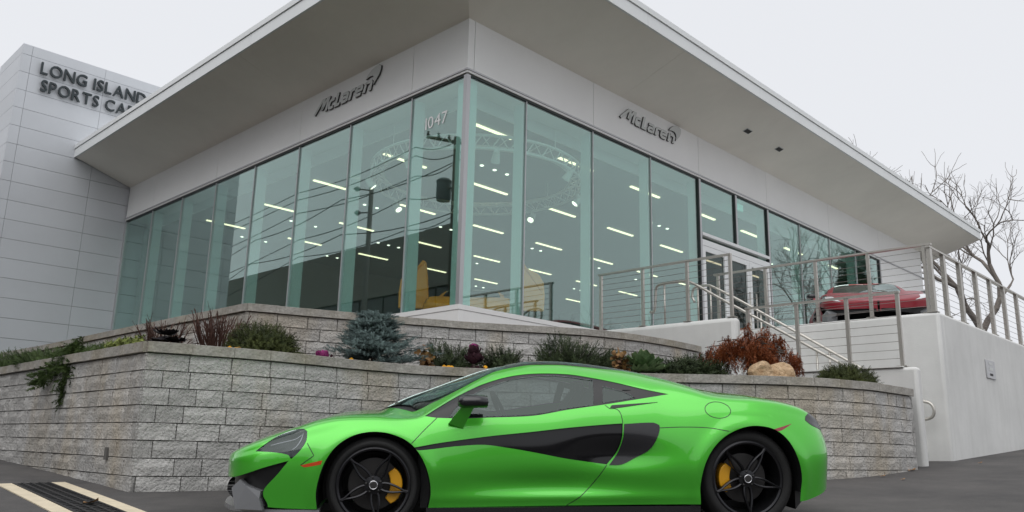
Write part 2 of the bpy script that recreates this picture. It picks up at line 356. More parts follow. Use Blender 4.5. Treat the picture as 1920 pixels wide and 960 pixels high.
# circular lighting truss
rt = empty('ring_truss', tuple(bf(np.array([[2.67, 2.8, 6.3]]))[0]), 0, 'white circular lighting truss hanging above the yellow car', 'truss')
RC = bf(np.array([[2.67, 2.8, 0]]))[0]; RR = 2.37
def circ(r, z, n=64): return [RC+np.array([r*math.cos(2*math.pi*k/n), r*math.sin(2*math.pi*k/n), z]) for k in range(n+1)]
for r, z in ((RR, 6.3), (RR, 6.58), (RR-.26, 6.44)): MB().tube(circ(r, z), .03, 6, False).build('chord', M['truss'], rt, True)
m_ = MB()
for k in range(40):
    a0, a1, a2 = 2*math.pi*k/40, 2*math.pi*(k+.5)/40, 2*math.pi*(k+1)/40
    c_ = lambda a, r, z: RC+np.array([r*math.cos(a), r*math.sin(a), z])
    for A_, B_ in ((c_(a0, RR, 6.3), c_(a1, RR, 6.58)), (c_(a1, RR, 6.58), c_(a2, RR, 6.3)), (c_(a0, RR, 6.3), c_(a1, RR-.26, 6.44)), (c_(a1, RR-.26, 6.44), c_(a2, RR, 6.58))): m_.tube([A_, B_], .014, 4, False)
m_.build('lattice', M['truss'], rt)
for k in range(4):
    a = 2*math.pi*(k+.5)/4; p = RC+np.array([RR*math.cos(a), RR*math.sin(a), 6.58]); MB().tube([p, p+np.array([0, 0, .42])], .008, 4).build('hanger', M['truss'], rt)
for k in range(8):
    a = 2*math.pi*k/8+.2; p = RC+np.array([RR*math.cos(a), RR*math.sin(a), 6.14])
    sp = empty('spotlight', tuple(p), 0, 'white spotlight clamped under the circular truss', 'light', 'spotlights on the circular truss')
    dirn = (RC+np.array([0, 0, 3.3])-p); dirn /= np.linalg.norm(dirn); q = Vector(dirn).to_track_quat('Z', 'Y').to_matrix()
    fr = lambda V, q=q, p=p: np.array([p+np.array(q @ Vector(v)) for v in V])
    MB().lathe([(.0, -.12), (.06, -.12), (.07, -.05), (.095, .12), (.085, .12), (.08, .10), (0, .10)], fr, 12).build('can', M['truss'], sp)
    MB().lathe([(0, .118), (.07, .118), (.07, .105)], fr, 12).build('lamp', M['spot'], sp)
    MB().box((-.03, -.03, .0), (.03, .03, .16), lambda V, p=p: V+p).build('clamp', M['truss'], sp)
# exit sign
e_ = bf(np.array([[1.1, 9.9, 6.35]]))[0]
MB().box((.28, 10.2, 6.97), (.32, 10.55, 7.15), bf).build('exit_sign', M['exit']); tag(bpy.data.objects['exit_sign'], 'small green illuminated sign hanging inside above the doors', 'sign')
# soffit lights
for b in (8.85, 10.55):
    aa = -.85; zz = ZSO+(ZRO-ZSO)*(.85-.04)/(OV-.04); sl_ = (ZRO-ZSO)/(OV-.04)
    def sf(V, b=b): V = np.asarray(V); return bf(np.stack([aa-V[:, 0], b+V[:, 1], zz+V[:, 0]*sl_+V[:, 2]], 1))
    o = empty('soffit_light', tuple(sf(np.array([[0, 0, 0]]))[0]), 0, 'small rectangular dark light fitting set in the roof underside', 'light', 'light fittings in the roof underside')
    MB().box((-.07, -.14, -.012), (.07, .14, -.002), sf).build('frame', M['logo'], o); MB().box((-.055, -.12, -.018), (.055, .12, -.0125), sf).build('louvre', M['dark'], o)

# ---------------------------------------------------------------- sign tower
TB0, TB1, TZ = -3.567, 4.0, 11.872
tw = empty('sign_tower', tuple(bf(np.array([[AM[-1], TB0, 1.]]))[0]), 0, 'tall silver panel-clad tower carrying the dealer name', 'tower')
TA = AM[-1]+.052
bbox('tower_core', M['dark'], (TA+.035, TB0+.035, -.5), (18.0, TB1-.04, TZ-.02), tw)
seams = [TZ]+[11.56-.557*i for i in range(20)]+[-.4]
vs = [TB0, -3.30, -1.22, .86, 2.94, TB1]
for i in range(len(seams)-1):
    for j in range(5):
        if seams[i+1] < 1.6 and False: continue
        bbox('panel', M['tower'], (TA, vs[j]+(0 if j == 0 else .004), seams[i+1]+.005), (TA+.034, vs[j+1]-.004, seams[i]-.005), tw)
    bbox('side_panel', M['tower'], (TA+.0345, TB0, seams[i+1]+.005), (18.0, TB0+.034, seams[i]-.005), tw)
bbox('coping', M['tower'], (TA+.01, TB0+.01, TZ-.004), (18.0, TB1, TZ+.012), tw)
def text_mesh(txt, size, ext, bold=0.):
    cu = bpy.data.curves.new('t', 'FONT'); cu.body = txt; cu.size = size; cu.extrude = ext; cu.offset = bold; cu.resolution_u = 3
    ob = bpy.data.objects.new('t', cu); COL.objects.link(ob); bpy.context.view_layer.update()
    me = bpy.data.meshes.new_from_object(ob.evaluated_get(bpy.context.evaluated_depsgraph_get()))
    bpy.data.objects.remove(ob); return me
def letters(parent, txt, height, width, place, m, ext=.03, bold=.0, name='letter', names=None, adv=None):
    """each letter is its own mesh; place(V) maps (x along, y up, z out)"""
    glyphs = []; x = 0
    for ch in txt:
        if ch == ' ': x += .32; continue
        me = text_mesh(ch, 1., 0.04, bold)
        V = np.array([v.co for v in me.vertices]); F = [tuple(p.vertices) for p in me.polygons]; bpy.data.meshes.remove(me)
        w0 = V[:, 0].min(); V[:, 0] -= w0; glyphs.append((V, F, x)); x += V[:, 0].max()+.10
    hmax = max(g[0][:, 1].max() for g in glyphs)
    for V, F, x0 in glyphs:
        P = np.stack([(V[:, 0]+x0)/x*width, V[:, 1]/hmax*height, ext*(V[:, 2]/.04+1)*.5], 1)
        MB().add(place(P), F).build(name, m, parent)
ts = empty('tower_sign', tuple(bf(np.array([[TA, -3., 10.5]]))[0]), 0, 'dark raised letters naming the dealer on the silver tower', 'sign')
def pl(z0, b0): return lambda V: bf(np.stack([TA-.03-V[:, 2]-.02, b0+V[:, 0], z0+V[:, 1]], 1))
letters(ts, 'LONG ISLAND', .365, 3.16, pl(11.075, -3.04), M['letter'], .07, .012)
letters(ts, 'SPORTS CARS', .36, 3.05, pl(10.54, -2.97), M['letter'], .07, .012)
# house number on the glass
hn = empty('house_number', tuple(bf(np.array([[1.1, -.02, 6.4]]))[0]), 0, 'white vinyl numbers 1047 on the glass by the corner', 'number')
letters(hn, '1047', .235, .66, lambda V: bf(np.stack([1.125-V[:, 0], -.009-V[:, 2], 6.365+V[:, 1]], 1)), M['vinyl'], .004, .0, 'digit')
# maker logos: italic stroke letters + swoosh
def stroke(pts, wd):
    P = np.array(pts, float); n = len(P); L = []; Rr = []
    for i in range(n):
        d0 = P[min(i+1, n-1)]-P[max(i-1, 0)]
        if 0 < i < n-1:
            a_, b_ = P[i]-P[i-1], P[i+1]-P[i]; a_ /= np.linalg.norm(a_); b_ /= np.linalg.norm(b_); nn = np.array([-(a_+b_)[1], (a_+b_)[0]]); nn /= np.linalg.norm(nn)+1e-9
            k = 1/max(.5, abs(nn @ np.array([-a_[1], a_[0]])))
        else: d0 = d0/np.linalg.norm(d0); nn = np.array([-d0[1], d0[0]]); k = 1
        L.append(P[i]+nn*wd/2*k); Rr.append(P[i]-nn*wd/2*k)
    return L, Rr
GL = [  # glyph strokes in unit x-height coordinates: (x offset, [strokes])
    ('M', [[(-.25, .08), (.55, 1.22), (.78, 1.22), (.72, .3)], [(.72, .3), (1.22, 1.22), (1.42, 1.22), (1.36, .05)]]),
    ('c', [[(2.32, .85), (1.85, .85), (1.72, .7), (1.72, .28), (1.85, .12), (2.32, .12)]]),
    ('L', [[(2.66, 1.3), (2.66, .12), (3.2, .12)]]),
    ('a', [[(3.42, .85), (4.0, .85), (4.14, .7), (4.14, .05)], [(4.1, .5), (3.55, .48), (3.45, .3), (3.55, .12), (4.1, .12)]]),
    ('r', [[(4.55, .02), (4.55, .72), (4.68, .85), (5.05, .85)]]),
    ('e', [[(5.95, .12), (5.4, .12), (5.26, .28), (5.26, .7), (5.4, .85), (5.85, .85), (5.95, .7), (5.95, .5), (5.3, .48)]]),
    ('n', [[(6.4, .02), (6.4, .95)], [(6.4, .85), (7.0, .85), (7.12, .7), (7.12, .02)]])]
def logo(parent, place, H):
    """place(V) maps (x right, y up, z out) ; H = x height"""
    sh = .28
    for off, m, z0, z1 in (((0, 0), M['logodark'], .0, .034), ((.0, .0), M['logo'], .034, .042)):
        gr = .008 if z0 == 0 else 0
        for ch, strokes in GL:
            g = MB()
            for st in strokes:
                L, Rr = stroke(st, .27+gr)
                for i in range(len(L)-1):
                    q = [L[i], L[i+1], Rr[i+1], Rr[i]]; q = [((x+y*sh)*H, y*H) for x, y in q]
                    g.prism(q, z0, z1, place)
            g.build('letter' if z0 else 'letter_return', m, parent)
    # swoosh
    pts = []
    for k in range(25):
        a = R(200)-R(270)*k/24; pts.append((7.45+1.05*math.cos(a)+.32*math.sin(a), 1.35+.82*math.sin(a)))
    inner = [(7.25, .55), (7.45, 1.0), (7.3, 1.28), (6.9, 1.3)]
    poly = [(x*H, y*H) for x, y in [(6.55, 1.25), (6.8, 1.6), (7.2, 1.92), (7.7, 2.1), (8.15, 2.12), (8.42, 1.95), (8.4, 1.6), (8.2, 1.15), (7.85, .75), (7.55, .42), (7.65, .85), (7.6, 1.15), (7.4, 1.33), (7.05, 1.36)]]
    MB().prism(poly, .0, .034, place).build('swoosh_return', M['logodark'], parent)
    cx = sum(p[0] for p in poly)/len(poly); cy = sum(p[1] for p in poly)/len(poly)
    MB().prism([(cx+(x-cx)*.965, cy+(y-cy)*.965) for x, y in poly], .0341, .042, place).build('swoosh', M['logo'], parent)
# left facade logo: letters run towards the corner (a decreasing)
lg = empty('wall_logo', tuple(bf(np.array([[3.6, -.05, 7.4]]))[0]), 0, 'grey McLaren lettering with swoosh on the wall over the house number', 'logo')
lg['label'] = 'grey raised brand lettering with swoosh above the panes beside number 1047'
LH = .235
logo(lg, lambda V: bf(np.stack([4.94-V[:, 0]*1.2, -.045-V[:, 2], 7.695+V[:, 1]], 1)), LH)
lg2 = empty('wall_logo', tuple(bf(np.array([[-.05, 4.9, 7.4]]))[0]), 0, 'grey raised brand lettering with swoosh on the wall above the terrace side windows', 'logo')
logo(lg2, lambda V: bf(np.stack([-.045-V[:, 2], 4.59+V[:, 0]*1.2, 7.715+V[:, 1]], 1)), LH)

# ---------------------------------------------------------------- terrace, stairs, railings
KP = np.array([6.657, 12.594, 0])
def kf(V): V = np.asarray(V, float); return KP+V[..., 0:1]*AD+V[..., 1:2]*BD+V[..., 2:3]*np.array([0, 0, 1.])
def kp(a, b, z): return kf(np.array([a, b, z]))
def bevel(o, wd, seg=2):
    md = o.modifiers.new('bevel', 'BEVEL'); md.width = wd; md.segments = seg; md.limit_method = 'ANGLE'; return o
def kbox(name, m, lo, hi, parent=None, bv=0):
    o = MB().box(lo, hi, kf).build(name, m, parent)
    if bv: bevel(o, bv, 3); o.data.polygons.foreach_set('use_smooth', [True]*len(o.data.polygons)); o.data.set_sharp_from_angle(angle=R(50))
    return o
tag(kbox('pavement', M['paving'], (.05, .05, 2.55), (9.5, 22, 2.66)), None, None, None, 'structure')
tag(kbox('pavement', M['paving'], (3.85, -1.35, 2.551), (9.4, .04, 2.659)), None, None, None, 'structure')
tw1 = empty('terrace_wall', tuple(kp(0, 0, .4)), 0, 'tall white stucco terrace wall with the metal entry panel on it', 'wall')
kbox('front_face', M['stucco'], (0, 0, -.1), (5.5, .22, 2.75), tw1, .05); kbox('side_face', M['stucco'], (.0, .15, -.1), (.22, 14, 2.752), tw1, .05)
lw = empty('stair_wall', tuple(kp(0, -1.4, .4)), 0, 'low white stucco wall in front of the stairs, ending beside the block wall', 'wall')
kbox('low_part', M['stucco'], (-.06, -1.4, -.1), (2.75, -1.22, 1.775), lw, .045); kbox('coping', M['stucco'], (.12, -1.43, 1.775), (2.72, -1.19, 1.79), lw)
kbox('landing_part', M['stucco'], (2.72, -1.405, .3), (6.6, -1.2, 2.75), lw, .08)
st = empty('stairs', tuple(kp(.4, -.6, .45)), 0, 'white concrete stairs climbing between the stucco walls', 'stairs')
for i in range(13):
    a0 = .35+.27*i; kbox('step', M['stucco'], (a0, -1.2, -.05), (a0+.272 if i < 12 else 3.9, -.01, .46+.169*(i+1)), st)
def railing(label, f, p0, p1, posts, z0, zr, ncab, group=None, wide=.05, deep=.05, z0s=None):
    """cable railing in the kf frame; axis 'a' or 'b'"""
    ax_, fixed = f
    P = lambda u, z, d=0: kp(u, fixed+d, z) if ax_ == 'a' else kp(fixed+d, u, z)
    r = empty('cable_railing', tuple(P(p0, z0)), 0, label, 'railing', group)
    for u in posts:
        lo, hi = ((u-wide/2, fixed-deep/2, z0), (u+wide/2, fixed+deep/2, zr-.03)) if ax_ == 'a' else ((fixed-deep/2, u-wide/2, z0), (fixed+deep/2, u+wide/2, zr-.03))
        kbox('post', M['steel'], lo, hi, r)
        lo2, hi2 = ((u-.07, fixed-.06, z0-.002), (u+.07, fixed+.06, z0+.012)) if ax_ == 'a' else ((fixed-.06, u-.07, z0-.002), (fixed+.06, u+.07, z0+.012))
        kbox('base_plate', M['steel'], lo2, hi2, r)
    lo, hi = ((p0, fixed-.035, zr-.03), (p1, fixed+.035, zr)) if ax_ == 'a' else ((fixed-.035, p0, zr-.03), (fixed+.035, p1, zr))
    kbox('top_rail', M['steel'], lo, hi, r)
    for k in range(ncab):
        z = z0+(zr-z0)*(k+1)/(ncab+1)
        sg = .006*math.sin(k*2.1)
        MB().tube([P(p0+.02, z), P((p0+p1)/2, z-.006+sg*.3), P(p1-.02, z)], .0038, 4).build('cable', M['cable'], r)
    return r
railing('steel cable railing on the tall wall facing the stairs, before the red car', ('a', .08), .04, 3.95, [.16, 1.047, 1.953, 2.9, 3.87], 2.752, 3.87, 9)
railing('steel cable railing with many posts running back along the tall terrace wall', ('b', .08), -.0, 12, [.075, .72, 1.55, 2.46, 3.35, 4.25, 5.2, 6.1, 7., 7.9, 8.8, 9.7], 2.754, 3.82, 9, None, .10, .06)
railing('steel cable railing on the low stair wall above the tan boulder', ('a', -1.3), .12, 2.58, [.155, .905, 1.70, 2.545], 1.792, 2.89, 8)
railing('steel cable railing on the landing wall before the showroom glass', ('a', -1.32), 2.8, 5.65, [2.82, 3.67, 4.625, 5.6], 2.752, 3.856, 9)
# handrails
def handrail(label, b, pts, posts):
    r = empty('handrail', tuple(kp(pts[0][0], b, 2.6)), 0, label, 'handrail')
    MB().tube([kp(a, b, z) for a, z in spline(pts, 160)], .024, 8).build('rail', M['steel'], r, True)
    for a, z in posts: MB().tube([kp(a, b, z), kp(a, b, min(2.66, max(.5, .46+.169*(int((a-.35)/.27)+1))))], .018, 6).build('post', M['steel'], r, True)
sl_ = lambda a, o: 2.626+(a-2.311)*.61+o
hr1 = [(4.62, 3.05), (4.55, 3.04), (4.52, 3.09), (4.50, 3.3), (4.47, 3.50), (4.38, 3.54), (3.95, 3.54), (3.75, sl_(3.75, .0))]+[(a, sl_(a, 0)) for a in (3.2, 2.6, 2., 1.4, .8)]+[(.55, sl_(.55, 0)), (.38, 1.44), (.3, 1.42), (.27, 1.3), (.32, 1.15), (.5, 1.12)]
handrail('round steel handrail on the outer side of the stairs', -1.1, hr1, [(4.3, 3.54), (3.6, sl_(3.6, 0)), (2.6, sl_(2.6, 0)), (1.5, sl_(1.5, 0))])
hr2 = [(4.25, 3.33), (4.3, 3.45), (4.25, 3.6), (3.95, 3.62), (3.85, 3.58)]+[(a, 2.865+(a-2.686)*.635) for a in (3.3, 2.6, 2., 1.4, .9)]+[(.5, 1.42), (.3, 1.37), (.19, 1.33), (.15, 1.23), (.19, 1.13), (.34, 1.09), (.5, 1.09)]
handrail('round steel handrail on the wall side of the stairs with a looped end', -.16, hr2, [(3.9, 3.6), (2.9, 2.99), (1.7, 2.25), (.7, 1.6)])
# entry panel
pn = empty('entry_panel', tuple(kp(-.005, 2.45, 1.89)), 0, 'small grey metal entry panel on the tall white wall', 'panel')
kbox('plate', M['mull'], (-.02, 2.2, 1.89), (-.001, 2.73, 2.21), pn, .006)
kbox('speaker', M['logo'], (-.024, 2.36, 2.13), (-.0205, 2.57, 2.17), pn); kbox('keypad', M['logo'], (-.024, 2.36, 2.03), (-.0205, 2.57, 2.085), pn); kbox('slot', M['dark'], (-.024, 2.38, 1.94), (-.0205, 2.55, 1.98), pn)

# ---------------------------------------------------------------- segmental block walls
class Path:
    def __init__(s, P): s.P = np.array(P, float); s.d = np.concatenate([[0], np.cumsum(np.linalg.norm(np.diff(s.P, axis=0), axis=1))]); s.L = s.d[-1]
    def at(s, t): return np.array([np.interp(t, s.d, s.P[:, 0]), np.interp(t, s.d, s.P[:, 1])])
def block_mesh(name, w_, h_, d_, m, nx, nz, amp, seed):
    g = np.random.default_rng(seed); bv = .003
    V = []; F = []
    xs = np.linspace(-w_/2+bv, w_/2-bv, nx+1); zs = np.linspace(bv, h_-bv, nz+1)
    for i in range(nx+1):
        for j in range(nz+1): V.append((xs[i], -.003-g.uniform(0, amp)*(.55 if i in (0, nx) or j in (0, nz) else 1), zs[j]))
    I = lambda i, j: i*(nz+1)+j
    for i in range(nx):
        for j in range(nz):
            q = [I(i, j), I(i+1, j), I(i+1, j+1), I(i, j+1)]
            F += [(q[0], q[1], q[2]), (q[0], q[2], q[3])] if (i+j) % 2 else [(q[0], q[1], q[3]), (q[1], q[2], q[3])]
    n0 = len(V); V += [(-w_/2, 0, 0), (w_/2, 0, 0), (w_/2, 0, h_), (-w_/2, 0, h_), (-w_/2, d_, 0), (w_/2, d_, 0), (w_/2, d_, h_), (-w_/2, d_, h_)]
    F += [tuple([n0, n0+1]+[I(i, 0) for i in range(nx, -1, -1)]), tuple([n0+1, n0+2]+[I(nx, j) for j in range(nz, -1, -1)]),
          tuple([n0+2, n0+3]+[I(i, nz) for i in range(nx+1)]), tuple([n0+3, n0]+[I(0, j) for j in range(nz+1)]),
          (n0, n0+4, n0+5, n0+1), (n0+1, n0+5, n0+6, n0+2), (n0+2, n0+6, n0+7, n0+3), (n0+3, n0+7, n0+4, n0)]
    return MB().add(V, F).mesh(name, m)
BH, BW = .158, .385
BLK = [block_mesh('block', BW-.008, BH-.006, .2, M['block'], 4, 2, .022, 10+i) for i in range(8)]
CAPM = [block_mesh('cap', BW-.006, .098, .30, M['cap'], 3, 1, .012, 40+i) for i in range(6)]
def block_wall(label, paths, zcap, zmin, vis):
    base = paths[0].at(0)
    root = empty('retaining_wall', (base[0], base[1], 0), 0, label, 'wall')
    count = 0
    for pi, p in enumerate(paths):
        core = MB(); n = max(2, int(p.L/.2)); ts_ = np.linspace(0, p.L, n)
        pts = np.array([p.at(t) for t in ts_]); tg = np.gradient(pts, axis=0); tg /= np.linalg.norm(tg, axis=1)[:, None]; nm = np.stack([-tg[:, 1], tg[:, 0]], 1)
        A_, B_ = pts+nm*.035, pts+nm*.22
        V = []
        for i in range(n): V += [(*A_[i], zmin-.3), (*B_[i], zmin-.3), (*B_[i], zcap-.10), (*A_[i], zcap-.10)]
        F = [(i*4+k, i*4+(k+1) % 4, (i+1)*4+(k+1) % 4, (i+1)*4+k) for i in range(n-1) for k in range(4)]+[(0, 1, 2, 3), (n*4-1, n*4-2, n*4-3, n*4-4)]
        core.add(V, F).build('core', M['joint'], root)
        row = 0; z = zcap-.10-BH
        while z > zmin-BH:
            rr = random.Random(pi*100+row); t = -BW*.5*(row % 2)-rr.uniform(0, .06)
            while t < p.L:
                wd = BW*rr.choice([1, 1, 1, 1, .62]) if vis == 'mixed' else BW
                t0, t1 = max(t, 0), min(t+wd, p.L); t += wd
                if t1-t0 < .09: 
                    if t1 >= p.L or t0 <= 0:
                        if t1-t0 < .02: continue
                c0, c1 = p.at(t0), p.at(t1); mid = (c0+c1)/2; d = c1-c0; L = np.linalg.norm(d)
                if z+BH < float(gz(mid[0], mid[1]))-.0 and zmin < 1: continue
                if zmin >= 1 and z+BH < zmin: continue
                o = link('block', rr.choice(BLK), root, True); nrm = np.array([-d[1], d[0]])/L; jit = rr.uniform(-.004, .004)
                o.location = (mid[0]+nrm[0]*jit, mid[1]+nrm[1]*jit, z); o.rotation_euler = (0, 0, math.atan2(d[1], d[0])); o.scale = ((L-.004)/(BW-.008) if L < BW*.98 else (L+.002)/BW, 1, 1)
                count += 1
            row += 1; z -= BH
        t = 0; rr = random.Random(pi+5)
        while t < p.L-.02:
            t1 = min(t+BW*rr.choice([1, 1, 1, .92]), p.L)
            if p.L-t1 < .12: t1 = p.L
            c0, c1 = p.at(t), p.at(t1); mid = (c0+c1)/2; d = c1-c0; L = np.linalg.norm(d); nrm = np.array([-d[1], d[0]])/L
            o = link('cap', rr.choice(CAPM), root, True); o.location = (mid[0]-nrm[0]*.035, mid[1]-nrm[1]*.035, zcap-.098+rr.uniform(-.002, .002)); o.rotation_euler = (0, 0, math.atan2(d[1], d[0])); o.scale = ((L+.004)/(BW-.006), 1, 1); t = t1
    print('blocks', label, count)
    return root
LC, UC = 1.42, 2.233
lowL = Path([(-8.3, 12.5), (-6.78, 11.0), (-3.35, 7.6)])
lowR = Path(spline([(-3.35, 7.6), (-2.5, 8.1), (-1.55, 9.0), (-.8, 9.45), (.3, 9.62), (1.6, 9.68), (2.9, 9.66), (3.6, 9.75), (4.3, 10.1), (4.9, 10.6), (5.36, 11.05)]))
block_wall('lower grey split-face block wall with buff caps behind the green car', [lowL, lowR], LC, .05, 'mixed')
UP = lambda x, y: (x*.78, y*.78)
upL = Path([UP(-15.5, 23.8), UP(-11.087, 19.75), UP(-7.458, 16.162), UP(-4.244, 13.096)])
upR = Path(spline([UP(-4.244, 13.096), UP(-2.359, 13.967), UP(-.549, 14.65), UP(1.3, 15.1), UP(2.2, 15.55), UP(3.1, 16.3), UP(4.0, 17.3)]))
block_wall('upper grey split-face block wall below the showroom glass', [upL, upR], UC, 1.3, 'plain')
# weep pipe stub in the lower wall
# planting beds
def bed(name, front, back, z):
    n = 40; f = [front(i/(n-1)) for i in range(n)]; b = [back(i/(n-1)) for i in range(n)]
    V = [(*p, z+.02*math.sin(i*1.3)) for i, p in enumerate(f)]+[(*p, z+.05) for p in b]
    o = MB().add(V, [(i, i+1, n+i+1, n+i) for i in range(n-1)]).build(name, M['soil'], None, True); tag(o, None, None, None, 'structure')
allow = Path(np.concatenate([lowL.P, lowR.P[1:]])); allup = Path(np.concatenate([upL.P, upR.P[1:]]))
off = lambda p, k: (p[0]+k*.0, p[1]+k)
bed('planting_bed', lambda t: off(allow.at(t*allow.L), .12), lambda t: off(allup.at(min(1, t*1.02)*allup.L), .1) if t < .9 else (3.1+(t-.9)*25, 13.4-(t-.9)*18), LC-.05)
bed('planting_bed', lambda t: off(allup.at(t*allup.L), .12), lambda t: tuple((CB+AD*(14*(1-t*2)) if t < .5 else CB+BD*((t-.5)*9)-AD*(t-.5)*0)[:2]), UC-.05)

# ---------------------------------------------------------------- sports car body surface (s rearwards from the front axle, t half width, z up)
def pchip(xs,ys):
    xs=np.array(xs,float);ys=np.array(ys,float);h=np.diff(xs);d=np.diff(ys)/h
    m=np.zeros(len(xs)); m[0],m[-1]=d[0],d[-1]
    for i in range(1,len(xs)-1):
        if d[i-1]*d[i]>0:
            w1=2*h[i]+h[i-1];w2=h[i]+2*h[i-1]; m[i]=(w1+w2)/(w1/d[i-1]+w2/d[i])
    def f(x):
        x=np.clip(np.asarray(x,float),xs[0],xs[-1]); i=np.clip(np.searchsorted(xs,x)-1,0,len(xs)-2)
        t=(x-xs[i])/h[i]
        return (2*t**3-3*t**2+1)*ys[i]+(t**3-2*t**2+t)*h[i]*m[i]+(-2*t**3+3*t**2)*ys[i+1]+(t**3-t**2)*h[i]*m[i+1]
    return f
def CK(*p): return pchip([a for a,b in p],[b for a,b in p])
S0,S1=-1.085,3.425
# plan narrowing at nose and tail
NW=CK((-1.085,.02),(-1.078,.17),(-1.06,.36),(-1.03,.56),(-1.0,.68),(-.95,.80),(-.88,.885),(-.75,.95),(-.55,.985),(-.3,1),(2.9,1),(3.05,.985),(3.2,.94),(3.3,.87),(3.36,.78),(3.4,.62),(3.417,.42),(3.425,.03))
tB=CK((-1.085,.90),(-.4,.90),(0,.905),(.6,.875),(1.2,.865),(1.8,.88),(2.3,.915),(2.7,.93),(3.425,.90))
zB=CK((-1.085,.30),(-1.0,.25),(-.8,.19),(-.4,.17),(2.3,.185),(3.05,.20),(3.25,.24),(3.425,.30))
tM=CK((-1.085,.92),(-.4,.935),(0,.95),(.4,.935),(.9,.905),(1.4,.905),(1.9,.935),(2.4,.965),(2.75,.97),(3.425,.95))
zM=CK((-1.085,.41),(-.8,.44),(-.3,.47),(0,.48),(.6,.44),(1.4,.42),(2.1,.48),(2.7,.53),(3.1,.53),(3.425,.52))
tS=CK((-1.085,.90),(-.8,.89),(-.4,.885),(0,.875),(.25,.86),(.5,.855),(1.1,.845),(1.6,.84),(2.0,.845),(2.4,.88),(2.75,.895),(3.1,.88),(3.425,.88))
zS=CK((-1.085,.455),(-1,.485),(-.8,.545),(-.56,.605),(-.38,.65),(-.2,.69),(0,.71),(.25,.73),(.5,.755),(1.1,.775),(1.6,.83),(2.0,.86),(2.4,.855),(2.75,.845),(3.1,.79),(3.25,.73),(3.425,.60))
tC=CK((-1.085,.70),(-.8,.74),(-.4,.73),(0,.705),(.24,.685),(.4,.665),(.6,.635),(.8,.60),(1.0,.57),(1.3,.555),(1.6,.56),(2.0,.60),(2.25,.66),(2.5,.70),(2.75,.715),(3.1,.72),(3.425,.72))
zC=CK((-1.085,.475),(-1.0,.52),(-.9,.568),(-.7,.645),(-.56,.692),(-.38,.752),(-.245,.777),(-.1,.787),(.0,.789),(.16,.785),(.25,.79),(.4,.86),(.58,.952),(.77,1.05),(.87,1.093),(1.0,1.122),(1.14,1.143),(1.33,1.148),(1.52,1.136),(1.72,1.118),(1.9,1.097),(2.1,1.058),(2.3,1.01),(2.45,.965),(2.6,.945),(2.75,.938),(2.85,.928),(2.96,.914),(3.09,.887),(3.16,.868),(3.25,.825),(3.33,.77),(3.39,.71),(3.425,.64))
zT=CK((-1.085,.478),(-1.0,.512),(-.93,.546),(-.8,.618),(-.65,.665),(-.5,.708),(-.36,.75),(-.22,.778),(-.1,.79),(0.0,.80),(.087,.846),(.217,.906),(.4,.975),(.614,1.056),(.83,1.131),(1.02,1.174),(1.24,1.201),(1.44,1.199),(1.66,1.182),(1.87,1.153),(2.08,1.112),(2.3,1.06),(2.5,1.01),(2.7,.975),(2.83,.965),(2.96,.935),(3.1,.905),(3.25,.86),(3.33,.80),(3.39,.72),(3.425,.645))
VV=np.array([0,1,2,3,4.])
def sect(s,v):
    """arrays s,v -> t,z"""
    s=np.asarray(s,float);v=np.asarray(v,float)
    n=NW(s)
    T=np.stack([tB(s)*n,tM(s)*n,tS(s)*n,tC(s)*n,0*s]); Z=np.stack([zB(s),zM(s),zS(s),zC(s),zT(s)])
    # catmull-rom style tangents w/ monotone limiter on z
    def tang(Y):
        d=np.diff(Y,axis=0); m=np.zeros_like(Y); m[0]=d[0]; m[-1]=0 
        for i in range(1,4):
            m[i]=.5*(d[i-1]+d[i])
        return m
    mt,mz=tang(T),tang(Z)
    mt[0]=T[1]-T[0]; mz[0]=Z[1]-Z[0]
    mt[4]=-T[3]*1.1; mz[4]=0
    mt[1]=.5*(T[2]-T[0]); mz[2]=np.maximum(mz[2],.3*(Z[3]-Z[2]))
    i=np.clip(v.astype(int),0,3); f=v-i
    ii=np.arange(len(s))
    h00=2*f**3-3*f**2+1;h10=f**3-2*f**2+f;h01=-2*f**3+3*f**2;h11=f**3-f**2
    t=h00*T[i,ii]+h10*mt[i,ii]+h01*T[i+1,ii]+h11*mt[i+1,ii]
    z=h00*Z[i,ii]+h10*mz[i,ii]+h01*Z[i+1,ii]+h11*mz[i+1,ii]
    return t,z
def detail(s,v,t,z):
    # door sculpt: concave flank behind front wheel under the blade, ridge low
    g=np.exp(-((s-1.25)/.62)**2)*np.exp(-((z-.325)/.085)**2)
    t=t-.044*g
    t=t+.014*np.exp(-((s-1.3)/.8)**2)*np.exp(-((z-.235)/.035)**2)
    # front wheel arch lip and rear arch lip
    for c,r in ((0.,.375),(2.67,.405)):
        d=np.hypot(s-c,z-.33)
        t=t+np.where(z<.8,.014*np.exp(-((d-r-.005)/.055)**2),0)
    # scoop channel into the rear intake
    t=t-.035*np.exp(-((s-1.75)/.30)**2)*np.exp(-((z-.52)/.10)**2)
    return t
def surf(s,v):
    s=np.atleast_1d(np.asarray(s,float)); v=np.atleast_1d(np.asarray(v,float))
    t,z=sect(s,v); t=np.where(v<3,detail(s,v,t,z),t); return t,z
def vofz(s,z):
    """near-side inverse: v in [0,3.6] with z(v)=z (bisection; z monotone)"""
    s=np.atleast_1d(np.asarray(s,float)); z=np.atleast_1d(np.asarray(z,float))
    lo=np.zeros_like(s); hi=np.full_like(s,3.35)
    for _ in range(40):
        m=(lo+hi)/2; zz=sect(s,m)[1]; lo=np.where(zz<z,m,lo); hi=np.where(zz<z,hi,m)
    return (lo+hi)/2

